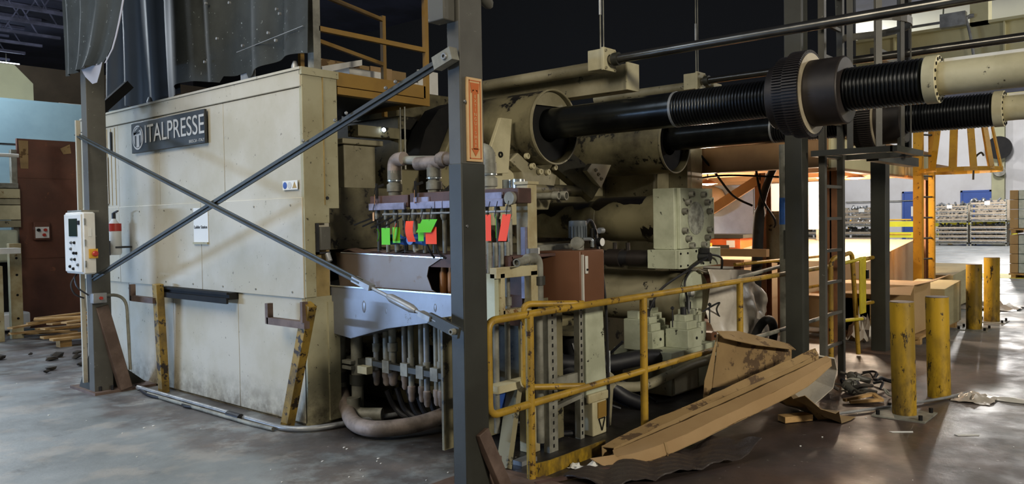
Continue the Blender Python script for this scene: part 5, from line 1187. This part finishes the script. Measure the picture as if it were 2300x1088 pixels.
# plastic sheeting over the tank end
s = thing('plastic_sheeting', 'large crumpled translucent plastic sheeting draped behind the rail', 'plastic', (7.9, 3.8, .3))
rnd = random.Random(14); g = []
for i in range(15):
    row = []
    for j in range(19):
        u, v = j/18, i/14
        x = 7.35+1.35*u; ztop = 1.12-.08*u-.30*max(0, u-.55)*2.2; z = ztop+(.12-ztop)*v
        y = 3.78-.18*sin(pi*u)*(.4+.6*v) - .10*v + .035*sin(u*19+v*5)+.03*sin(u*7-v*11)+rnd.uniform(-.012, .012)
        row.append((x+.04*sin(v*6), y, z))
    g.append(row)
obj('sheet', MB().sheet(g, .004), 'plastic', s)
obj('top_fold', MB().sheet([[(7.15+.09*k, 3.8+.02*sin(k*2), 1.12+.02*sin(k*1.9)-.006*k) for k in range(14)], [(7.2+.09*k, 4.2+.02*sin(k*1.2), 1.15+.02*sin(k*2.3)-.012*k) for k in range(14)]], .004), 'plastic', s)
s = thing('round_wheel', 'dark round flanged wheel behind the rail by the column', 'wheel', (8.0, 3.55, .3))  # a round wheel with rim and hub
obj('rim', MB().tube([(8.05+.26*cos(a), 3.5-.05*sin(a), .30+.26*sin(a)) for a in [2*pi*k/28 for k in range(28)]], .045, 10, True), 'blackpaint', s)
obj('hub', MB().cyl((8.05, 3.56, .3), (8.05, 3.46, .3), .08, 20), 'pipe_pink', s)
s = thing('blade_scrap', 'black curved scrap plate lying beside the plastic sheeting', 'scrap', (7.3, 3.45, .3))
obj('plate', MB().prism([(7.0, 3.5, .3), (7.35, 3.4, .44), (7.75, 3.3, .46), (7.6, 3.3, .40), (7.25, 3.4, .3)], (0, .05, .01)), 'blackpaint', s)
# ------------------------------------------------------------------ mezzanine with warm lamps
s = thing('mezzanine', 'rusty orange steel mezzanine frame lit by warm lamps', 'mezzanine', (11, 5, 0))
obj('deck_plate', MB().box(9.9, 17.5, 3.45, 9.5, 2.42, 2.50), 'mezz', s)
obj('front_web', MB().box(9.9, 14.5, 3.42, 3.46, 2.22, 2.62), 'ducts', s)
obj('front_flange', MB().box(9.9, 14.5, 3.36, 3.5, 2.2, 2.23).box(9.9, 14.5, 3.36, 3.5, 2.62, 2.65), 'mezz', s)
obj('side_web', MB().box(9.86, 9.9, 3.45, 9.2, 2.26, 2.60), 'mezz', s)
obj('side_flange', MB().box(9.8, 9.98, 3.45, 9.2, 2.24, 2.27).box(9.8, 9.98, 3.45, 9.2, 2.6, 2.63), 'mezz', s)
for x in (11.4, 12.9, 14.3): obj('joist', MB().box(x, x+.08, 3.5, 9.2, 2.26, 2.42), 'mezz', s)
for (x, y) in ((10.9, 4.72), (10.2, 3.50), (14.4, 3.5)):
    p = obj('post', MB().box(x-.1, x+.1, y-.01, y+.01, 0, 2.26).box(x-.1, x-.085, y-.08, y+.08, 0, 2.26).box(x+.085, x+.1, y-.08, y+.08, 0, 2.26), 'mezz_post', s)
    for z in (.2, .35, 2.1, 2.16): obj('post_bolt', MB().cyl((x+.03, y-.01, z), (x+.03, y-.03, z), .018, 8), 'blackpaint', p)
obj('knee_brace', MB().bar((10.85, 4.75, 2.18), (10.6, 5.6, 1.62), .12, .13), 'mezz', s)
for (x, y, z, L) in ((11.0, 5.63, 2.16, .30), (13.0, 4.62, 2.27, .16), (13.0, 4.42, 2.27, .14), (13.0, 4.12, 2.24, .34)):
    t = thing('work_lamp', 'glowing warm work lamp under the mezzanine '+({11.0: 'by the bolted block'}.get(x) or {4.62: 'left of the pair near the ladder', 4.42: 'middle one near the ladder', 4.12: 'right of the brown post'}[y]), 'lamp', (x, y, z))
    obj('reflector', MB().lathe((x, y, z+.05), (x, y, z-.01), [(0, .05), (.03, .11), (.06, L*.5)], 20, cap=False), 'mezz_post', t)
    obj('bulb', MB().ball((x, y, z), .10, 2, (1, 1.2, .32)), 'lampglow', t)
    obj('stem', MB().cyl((x, y, z+.05), (x, y, 2.42), .012, 6), 'steel', t)
    ld = bpy.data.lights.new('work_lamp_light', 'POINT'); ld.energy = 85 if x > 12 else 80; ld.color = (1.0, .80, .60); ld.shadow_soft_size = .09
    lo = bpy.data.objects.new('work_lamp_light', ld); COL.objects.link(lo); lo.location = (x, y, z-.14)
s = thing('cable_bundle', 'thick dark cable bundle dropping beside the mezzanine post', 'cable', (10.7, 4.7, 0))
obj('bundle', MB().tube(smooth_path([(10.6, 4.3, 2.5), (10.62, 4.5, 2.2), (10.65, 4.66, 1.7), (10.68, 4.72, 1.0), (10.75, 4.8, .1)], 8), [.05]*16+[.075]*17, 12), 'blackpaint', s)
for k, pts in enumerate(([(9.9, 4.4, 2.4), (10.0, 4.35, 1.9), (10.3, 4.3, 1.6), (10.4, 4.35, 1.5)], [(9.7, 5.3, 2.75), (9.9, 5.0, 2.3), (10.3, 4.9, 1.95), (10.6, 4.75, 1.8)])):
    solo('hanging_cable', MB().tube(smooth_path(pts, 6), .016, 7), 'blackpaint', ('cable looping down right of the mezzanine post', 'straight slanting cable left of the mezzanine post')[k], 'cable', pts[0])
solo('conduit_run', MB().tube(smooth_path([(9.85, 6.5, 2.2), (9.83, 5.5, 2.16), (9.84, 4.8, 2.2), (9.85, 4.0, 2.14)], 8), .014, 6), 'blackpaint', 'thin dark conduit slung under the mezzanine edge beam', 'conduit', (9.85, 5, 2.2))
# machinery under the mezzanine
s = thing('white_partition', 'plain white panel wall glowing behind the orange tool cart', 'partition', (15, 7.4, 0))
obj('panel', MB().box(15.0, 15.05, 6.70, 9.2, 0, 2.35), 'white', s)
obj('window_opening', MB().box(14.96, 15.0, 7.75, 8.25, 1.05, 1.95), 'motor', s)
obj('window_grille', MB().box(14.94, 14.96, 7.78, 7.8, 1.05, 1.95).box(14.94, 14.96, 8.0, 8.02, 1.05, 1.95).box(14.94, 14.96, 7.75, 8.25, 1.5, 1.52).box(14.94, 14.96, 7.75, 8.25, 1.25, 1.27), 'blackpaint', s)
obj('curved_hood', MB().lathe((14.6, 8.2, 2.0), (14.6, 7.1, 2.0), [(0, .34), (.7, .34), (1.0, .2), (1.1, .05)], 20), 'mezz', s)
s = thing('tool_cart', 'orange tool cart with a dark top under the mezzanine', 'tool cart', (13, 6.2, 0))
obj('body', MB().box(12.8, 13.5, 5.95, 6.75, .0, 1.28), 'orange', s, bevel=.01)
obj('top', MB().box(12.75, 13.55, 5.88, 6.95, 1.28, 1.34), 'steel_b', s)
obj('side_box', MB().box(12.6, 12.8, 6.5, 6.9, .6, 1.2), 'galv_d', s)
obj('caliper', MB().box(12.78, 12.8, 6.15, 6.5, 1.1, 1.16).box(12.78, 12.8, 6.42, 6.5, 1.0, 1.1), 'steel_b', s)
obj('sticker', MB().box(12.785, 12.8, 6.05, 6.2, 1.12, 1.24), 'paper', s)
obj('bottle', MB().cyl((12.6, 6.42, 1.05), (12.6, 6.42, 1.2), .04, 10), 'yellow_o', s)
s = thing('conveyor_table', 'long rust-brown conveyor table behind the safety rail', 'table', (10, 4.8, 0))
for (z, y, m_) in ((1.12, 5.1, 'mezz'), (.97, 4.95, 'mezz_post'), (.88, 4.8, 'rust')):
    obj('rail_beam', MB().box(9.9, 10.0, 4.25 if z > 1 else 4.6, 6.2, z, z+.1), m_, s)
obj('slab', MB().box(10.0, 11.2, 4.9, 6.3, .92, .97), 'mezz', s)
obj('side_sheet', MB().box(9.95, 10.0, 4.62, 6.2, .25, .9), 'rust', s)
obj('white_edge', MB().box(9.88, 9.95, 4.7, 6.2, .955, .985), 'white', s)
obj('diagonal', MB().bar((9.8, 5.0, .48), (9.8, 4.35, .22), .08, .05), 'crate', s)
for y in (4.7, 6.1): obj('leg', MB().box(10.0, 10.12, y-.06, y+.06, 0, .92), 'mezz_post', s)
s = thing('electrical_box', 'grey-brown electrical enclosure on the right of the mezzanine post', 'enclosure', (11, 4.5, 1.1))
obj('body', MB().box(11.02, 11.4, 4.35, 4.75, .98, 1.72), 'beige_dirty', s, bevel=.01)
obj('door', MB().box(10.98, 11.0, 4.4, 4.72, 1.02, 1.68), 'beige', s, bevel=.006)
obj('post', MB().box(11.1, 11.2, 4.5, 4.6, 0, .98), 'mezz_post', s)
s = thing('white_cabinet', 'tall white cabinet hanging behind the dark column', 'cabinet', (14, 5.4, 0))
obj('body', MB().box(14.0, 14.25, 4.95, 6.0, 1.4, 2.24), 'wallw', s, bevel=.01); obj('seam', MB().box(13.99, 14.0, 5.5, 5.51, 1.42, 2.22), 'galv_d', s)
obj('leg', MB().box(14.0, 14.1, 5.0, 5.1, 0, 1.4).box(14.0, 14.1, 5.85, 5.95, 0, 1.4), 'galv_d', s)
# big cartons lit by the lamps
def carton(x0, x1, y0, y1, z0, z1, lab, m_='crate', slope=0, grp=None, flaps=0):
    s = thing('large_carton', lab, 'carton', ((x0+x1)/2, (y0+y1)/2, z0), grp)
    obj('body', MB().prism([(x0, y0, z0), (x1, y0, z0), (x1, y0, z1+slope), (x0, y0, z1)], (0, y1-y0, 0)), m_, s, bevel=.006)
    obj('tape_seam', MB().box(x0-.004, x0, (y0+y1)/2-.03, (y0+y1)/2+.03, z0+.02, z1-.02), 'card', s)
    if flaps:
        obj('flap', MB().sheet([[(x0, y0, z1), (x0, y1, z1)], [(x0-.25, y0-.02, z1-.1), (x0-.2, y1, z1-.12)]], .008), m_, s)
        obj('flap', MB().sheet([[(x0, y0, z1), (x1, y0, z1)], [(x0, y0-.22, z1+.06), (x1, y0-.25, z1+.1)]], .008), m_, s)
    return s
carton(11.7, 14.2, 3.55, 6.0, 0, .98, 'very large open carton glowing orange under the lamps', 'glowcard', .25)
carton(10.9, 11.7, 3.2, 4.2, .12, .55, 'low carton in front of the glowing carton', 'card2')
carton(10.9, 11.7, 2.74, 3.75, .12, .74, 'open cardboard carton with folded flaps left of the second bollard', 'crate', 0, None, 1)
carton(11.95, 12.9, 2.62, 3.2, .1, .62, 'cream open crate just right of the second bollard top', 'crate_g', .06)
carton(14.7, 16.5, 3.1, 4.2, .08, .62, 'greenish crate with sloping lid behind the yellow ladder', 'crate_g', .1)
carton(16.8, 17.8, 3.42, 3.9, .0, .5, 'narrow greenish crate rightmost by the clear film', 'crate_g')
carton(17.5, 18.4, 4.15, 4.9, 0, .42, 'small open carton beyond the yellow ladder on the left', 'crate')
for k, w_ in enumerate(('first', 'second', 'third', 'fourth', 'fifth')):
    c = V((16.9+.22*k, 5.3+.55*k, 0)); carton(c.x, c.x+.6, c.y, c.y+.5, 0, .92+.06*(k % 2), w_+' brown carton from the right in the row beneath the far baskets', 'crate', 0, 'carton row')
s = thing('pallet', 'wooden pallet under the cream crate', 'pallet', (11.5, 3, 0))
for k in range(4): obj('board', MB().box(10.8, 12.95, 2.66+.3*k, 2.81+.3*k, .07, .1), 'wood', s)
for k in range(3): obj('runner', MB().box(10.85+.95*k, 10.95+.95*k, 2.66, 3.7, 0, .07), 'wood', s)
crumple('plastic_bag', 'clear plastic film on the floor beyond the crates', 'plastic', (15.8, 2.75, 0), 1.0, .9, .2, 'plastic', 12)
crumple('plastic_bag', 'crumpled film inside the open crate by the gate', 'plastic', (10.75, 3.35, 0), .3, .3, .75, 'plastic', 13)
# yellow caged ladder
s = thing('yellow_ladder', 'bright yellow ladder with a flared slatted cage', 'ladder', (13.2, 3.1, 0))
LX, LY = 13.0, 3.06
obj('stile', MB().box(LX-.09, LX+.03, LY+.08, LY+.2, 0, 3.3), 'yellow_o', s); obj('stile', MB().box(LX+.2, LX+.28, LY-.02, LY+.06, 0, 3.3), 'yellow_o', s)
for k in range(10): obj('rung', MB().cyl((LX, LY+.1, .35+.31*k), (LX+.24, LY+.0, .35+.31*k), .014, 8), 'steel_b', s)
cx_, cy_ = 13.25, 2.72
def ring_pts(r, z, n=20): return [(cx_+r*cos(a), cy_+r*sin(a), z) for a in [2*pi*k/n for k in range(n)]]
b = MB(); pp = ring_pts(.56, 2.28)
for p0, p1 in zip(pp, pp[1:]+pp[:1]): b.bar(p0, p1, .012, .06)
obj('bottom_ring', b, 'yellow_o', s)
b = MB(); pp = ring_pts(.42, 2.98)
for p0, p1 in zip(pp, pp[1:]+pp[:1]): b.bar(p0, p1, .012, .06)
obj('top_ring', b, 'yellow_o', s)
for k in range(9):
    a = radians(155+28*k); obj('cage_slat', MB().bar((cx_+.56*cos(a), cy_+.56*sin(a), 2.27), (cx_+.42*cos(a), cy_+.42*sin(a), 3.0), .09, .012, (cos(a), sin(a), 0)), 'yellow_o', s)
solo('bent_wire', MB().tube(smooth_path([(13.6, 2.6, 2.15), (13.6, 2.58, 2.45), (13.6, 2.5, 2.55), (13.6, 2.46, 2.5)], 6), .014, 6), 'steel_b', 'bent dark wire hook dangling inside the yellow cage', 'wire', (13.6, 2.6, 2.15))
# wall fan, convex mirror disc, pipes on the far wall
s = thing('round_disc', 'dark round disc on a bracket high on the far hall wall', 'disc', (51, 8.45, 5.2))
obj('disc', MB().cyl((50.7, 8.45, 5.22), (50.78, 8.45, 5.22), .6, 36), 'blackpaint', s)
obj('rim', MB().pipe((50.68, 8.45, 5.22), (50.8, 8.45, 5.22), .63, .04, 36), 'blackpaint', s)
obj('bracket', MB().bar((50.74, 8.5, 5.1), (51.62, 8.6, 4.3), .1, .1), 'galv_d', s)
obj('lamp_head', MB().cyl((50.9, 8.45, 3.95), (51.6, 8.6, 3.95), .3, 16), 'galv_d', s)
for k, (y0, y1, z) in enumerate(((12.0, 17.0, 2.45),)):
    solo('wall_pipe', MB().cyl((51.8, y0, z), (51.8, y1, z), .03, 8), 'galv_d', 'thin pipe running along the white hall wall left of the blue door', 'pipe', (51.8, y0, z))
# ------------------------------------------------------------------ wire baskets with castings
def basket(loc, w, d, h, boards, seed, label, grp):
    x, y, z = loc; s = thing('parts_basket', label, 'basket', loc, grp); rnd = random.Random(seed)
    for (a, c) in ((0, 0), (1, 0), (0, 1), (1, 1)): obj('corner_post', MB().box(x+a*(d-.06), x+a*(d-.06)+.06, y+c*(w-.06), y+c*(w-.06)+.06, z, z+h), 'galv_d', s)
    obj('floor_frame', MB().box(x, x+d, y, y+w, z+.1, z+.16), 'galv_d', s)
    for k in range(boards):
        zz = z+.18+(h-.2)*k/boards
        obj('slat', MB().box(x-.01, x+.01, y+.04, y+w-.04, zz+.06, zz+(h-.2)/boards*.62), 'rackcard', s)
        obj('wire_rail', MB().cyl((x-.02, y, zz+.02), (x-.02, y+w, zz+.02), .014, 6), 'galv', s)
    obj('back', MB().box(x+d-.04, x+d-.02, y, y+w, z+.15, z+h), 'rackcard', s)
    c = MB()
    for k in range(boards*9):
        yy = y+.1+(w-.2)*((k % 9)+.5)/9; zz = z+.2+(h-.2)*(k//9)/boards+rnd.uniform(0, .05)
        c.cyl((x+.06, yy+rnd.uniform(-.05, .05), zz), (x+.3, yy+rnd.uniform(-.1, .1), zz+.1), .055, 7)
    for k in range(12):
        yy = y+.1+(w-.2)*rnd.random(); c.cyl((x+.1+.5*rnd.random(), yy, z+h-.06), (x+.2+.4*rnd.random(), yy+rnd.uniform(-.15, .15), z+h+rnd.uniform(0, .1)), .05, 7)
    obj('castings', c, 'cast', s, kind='stuff')
    if seed % 2 == 0: obj('label_card', MB().box(x-.03, x-.01, y+w*.45, y+w*.6, z+h*.78, z+h*.95), 'paper', s)
    return s
for k, (y, h0, h1) in enumerate(((8.83, 1.05, 1.05), (7.16, 1.08, 1.18))):
    nm = ('left', 'right')[k]
    basket((45, y, 0), 1.58, 1.2, h0, 4, 2*k+1, 'lower wire basket of castings in the %s stack by the far blue door' % nm, 'baskets by the far door')
    basket((45, y, h0+.02), 1.58, 1.2, h1, 4, 2*k+2, 'upper wire basket of castings in the %s stack by the far blue door' % nm, 'baskets by the far door')
i = 0
for k in range(4):
    for q in range(2):
        i += 1
        basket((38, 10.9+1.75*k, 1.0*q), 1.65, 1.1, .98, 3, 20+i, ('lower', 'upper')[q]+' wire basket %s in the row seen between the ladder posts' % ('nearest the right end', 'second from the right end', 'third from the right end', 'at the left end')[k], 'baskets behind the ladder')
# far yellow guard rails
s = thing('guard_barrier', 'yellow double guard barrier in front of the far blue door', 'barrier', (47, 11.5, 0))
for z in (.35, .95): obj('beam', MB().box(46.9, 47.1, 7.0, 13.4, z, z+.3), 'yellow_l', s)
for y in (7.2, 10.0, 13.2): obj('post', MB().box(47.1, 47.3, y, y+.2, 0, 1.4), 'yellow_o', s)
s = thing('tube_barrier', 'yellow tube handrail left of the far blue door', 'railing', (44, 13, 0))
obj('loop', MB().tube(rounded([(44, 11.2, 1.35), (44, 14.3, 1.35), (44, 14.3, 0)], .2), .04, 8), 'yellow_o', s)
obj('mid_tube', MB().cyl((44, 11.2, .6), (44, 14.3, .6), .04, 8), 'yellow_o', s)
# shrink wrapped parts by the right border
for k in range(2):
    z0 = 1.12*k; X0, Y0 = 23.2, 2.45
    s = thing('wrapped_pallet', ('lower', 'upper')[k]+' shrink-wrapped pallet of boxes at the right border', 'pallet', (X0, Y0, z0), 'wrapped pallets')
    obj('pallet_deck', MB().box(X0, X0+1.2, Y0, Y0+1.2, z0+.08, z0+.12), 'wood', s)
    for q in range(3): obj('runner', MB().box(X0, X0+1.2, Y0+.05+.5*q, Y0+.15+.5*q, z0, z0+.08), 'wood', s)
    for r in range(4):
        for c, (a_, b_) in enumerate(((.02, .5), (.51, .99), (1.0, 1.18))): obj('box', MB().box(X0+.02, X0+1.18, Y0+a_, Y0+b_, z0+.13+.24*r, z0+.36+.24*r), 'crate' if c == 2 else 'wrap', s, bevel=.01)
# ------------------------------------------------------------------ left: rusty panel, old machine, scrap wood
s = thing('rust_panel', 'tall rust-brown steel panel with a push button box', 'panel', (4.85, 14.3, 0))
obj('sheet', MB().box(4.42, 5.36, 14.28, 14.34, 0.02, 3.08), 'rust', s)
obj('seam', MB().box(4.42, 5.36, 14.27, 14.28, 2.45, 2.465), 'rust', s); obj('seam', MB().box(4.42, 5.36, 14.27, 14.28, 1.15, 1.16), 'rust', s)
obj('torn_patch', MB().prism([(4.44, 14.275, 3.05), (4.58, 14.275, 3.05), (4.57, 14.275, 2.6), (4.46, 14.275, 2.6)], (0, -.006, 0)), 'card', s)
obj('torn_patch', MB().prism([(5.05, 14.275, 2.95), (5.2, 14.275, 3.03), (5.22, 14.275, 2.88), (5.1, 14.275, 2.86)], (0, -.01, 0)), 'card', s)
b_ = obj('button_box', MB().box(4.6, 4.84, 14.2, 14.28, 1.45, 1.74), 'rust', s, bevel=.01)
obj('button_plate', MB().box(4.62, 4.82, 14.19, 14.2, 1.48, 1.66), 'paper', b_)
for (x, z, m_) in ((4.66, 1.61, 'blackpaint'), (4.76, 1.61, 'red'), (4.74, 1.53, 'red')): obj('push_button', MB().cyl((x, 14.19, z), (x, 14.16, z), .025, 12), m_, b_)
obj('side_frame', MB().box(4.34, 4.42, 14.3, 14.4, .4, 2.9), 'galv_d', s)
s = thing('black_bracket', 'black box and bracket at the top behind the left column', 'bracket', (5.2, 12.6, 2.6))
obj('box', MB().box(4.75, 4.95, 12.4, 12.7, 2.55, 3.1), 'blackpaint', s, bevel=.01); obj('arm', MB().bar((4.85, 12.5, 2.6), (5.1, 12.4, 2.3), .1, .1), 'blackpaint', s)
obj('stem', MB().box(4.93, 4.98, 12.5, 12.55, 0, 2.6), 'blackpaint', s)
s = thing('old_trim_press', 'stack of beige machine beams and a grey tank at the left border', 'machine', (3.8, 14.5, 0))
for (z0, z1, m_, x1) in ((2.28, 2.36, 'galv_d', 4.4), (2.12, 2.27, 'wpost', 4.42), (2.02, 2.11, 'beige', 4.42), (1.78, 2.01, 'beige_lt', 4.42), (1.66, 1.77, 'beige', 4.42)):
    obj('cross_beam', MB().box(1.0, x1, 14.2, 14.9, z0, z1), m_, s, bevel=.006)
obj('tank', MB().box(3.2, 4.32, 14.0, 14.6, 1.12, 1.62), 'gwhite', s, bevel=.04)
obj('dark_base', MB().box(1.0, 4.35, 14.4, 15.2, 0, 1.1), 'blackpaint', s)
obj('hose_coil', MB().tube([(4.3+.02*k/30, 14.1+.0*k, .75+.22*sin(k*.6)) if False else (4.28+.05*cos(k*.6), 14.1, .75+.25*sin(k*.6)) for k in range(11)], .03, 8), 'black', s)
obj('white_pack', MB().box(4.05, 4.45, 14.0, 14.3, .05, .32), 'paper', s, bevel=.03)
obj('steel_tube', MB().cyl((1.0, 14.0, 2.78), (4.35, 14.0, 2.78), .03, 10), 'white', s)
for (x, y, z1) in ((4.06, 13.3, 1.42), (3.75, 13.1, 1.1)):
    t = thing('drilled_post', ('taller' if z1 > 1.2 else 'shorter')+' cream drilled steel post at the left border', 'post', (x, y, 0))
    obj('post', MB().box(x-.09, x+.07, y, y+.1, 0, z1), 'wpost', t, bevel=.004)
    for z in (.3, .65, .95, 1.2):
        if z < z1: obj('hole', MB().cyl((x, y+.001, z), (x, y-.004, z), .018, 10), 'blackpaint', t)
solo('post_cap_plate', MB().box(3.55, 4.0, 12.9, 13.2, 1.28, 1.36), 'white', 'small white plate bridging the drilled posts', 'plate', (3.8, 13, 1.3))
rnd = random.Random(8)
for k in range(16):
    x, y = 4.35+rnd.uniform(-.15, .75), 12.6+rnd.uniform(-.7, .8); a = rnd.uniform(-.5, .7); L = rnd.uniform(.5, 1.1); z = .05+.022*k
    solo('scrap_board', MB().bar((x-L/2*cos(a), y-L/2*sin(a), z), (x+L/2*cos(a), y+L/2*sin(a), z+rnd.uniform(-.03, .05)), rnd.uniform(.08, .14), .022), 'wood', ('lowest', 'low', 'middle', 'upper')[min(3, k//4)]+' splintered board in the scrap wood pile by the left column', 'board', (x, y, z), 'scrap boards')
s = thing('broken_pallet', 'broken wooden pallet under the scrap boards at left', 'pallet', (4.5, 12.3, 0))
for k in range(3): obj('block', MB().box(4.1+.4*k, 4.25+.4*k, 11.8, 11.95, 0, .1), 'wood', s)
obj('deck_board', MB().box(4.0, 5.1, 11.75, 11.9, .1, .13), 'wood', s); obj('deck_board', MB().box(4.0, 5.1, 12.1, 12.25, .1, .13), 'wood', s)
s = thing('plastic_can', 'white bent plastic duct lying on the scrap wood', 'duct', (5.1, 12.9, .5))
obj('pipe', MB().cyl((4.95, 12.9, .52), (5.5, 12.6, .5), .15, 24), 'white', s); obj('lip', MB().pipe((4.9, 12.93, .53), (4.97, 12.89, .53), .19, .03, 24), 'white', s)
for k in range(12):
    x, y = 3.5+rnd.uniform(-.3, .8), 10.6+rnd.uniform(-.8, .8)
    solo('floor_rubble', MB().ball((x, y, .03), rnd.uniform(.02, .06), 1, (1.6, 1, .7)).jitter(.008), 'debris', 'dark lump of rubble on the floor beyond the left column', 'rubble', (x, y, 0), 'rubble lumps')
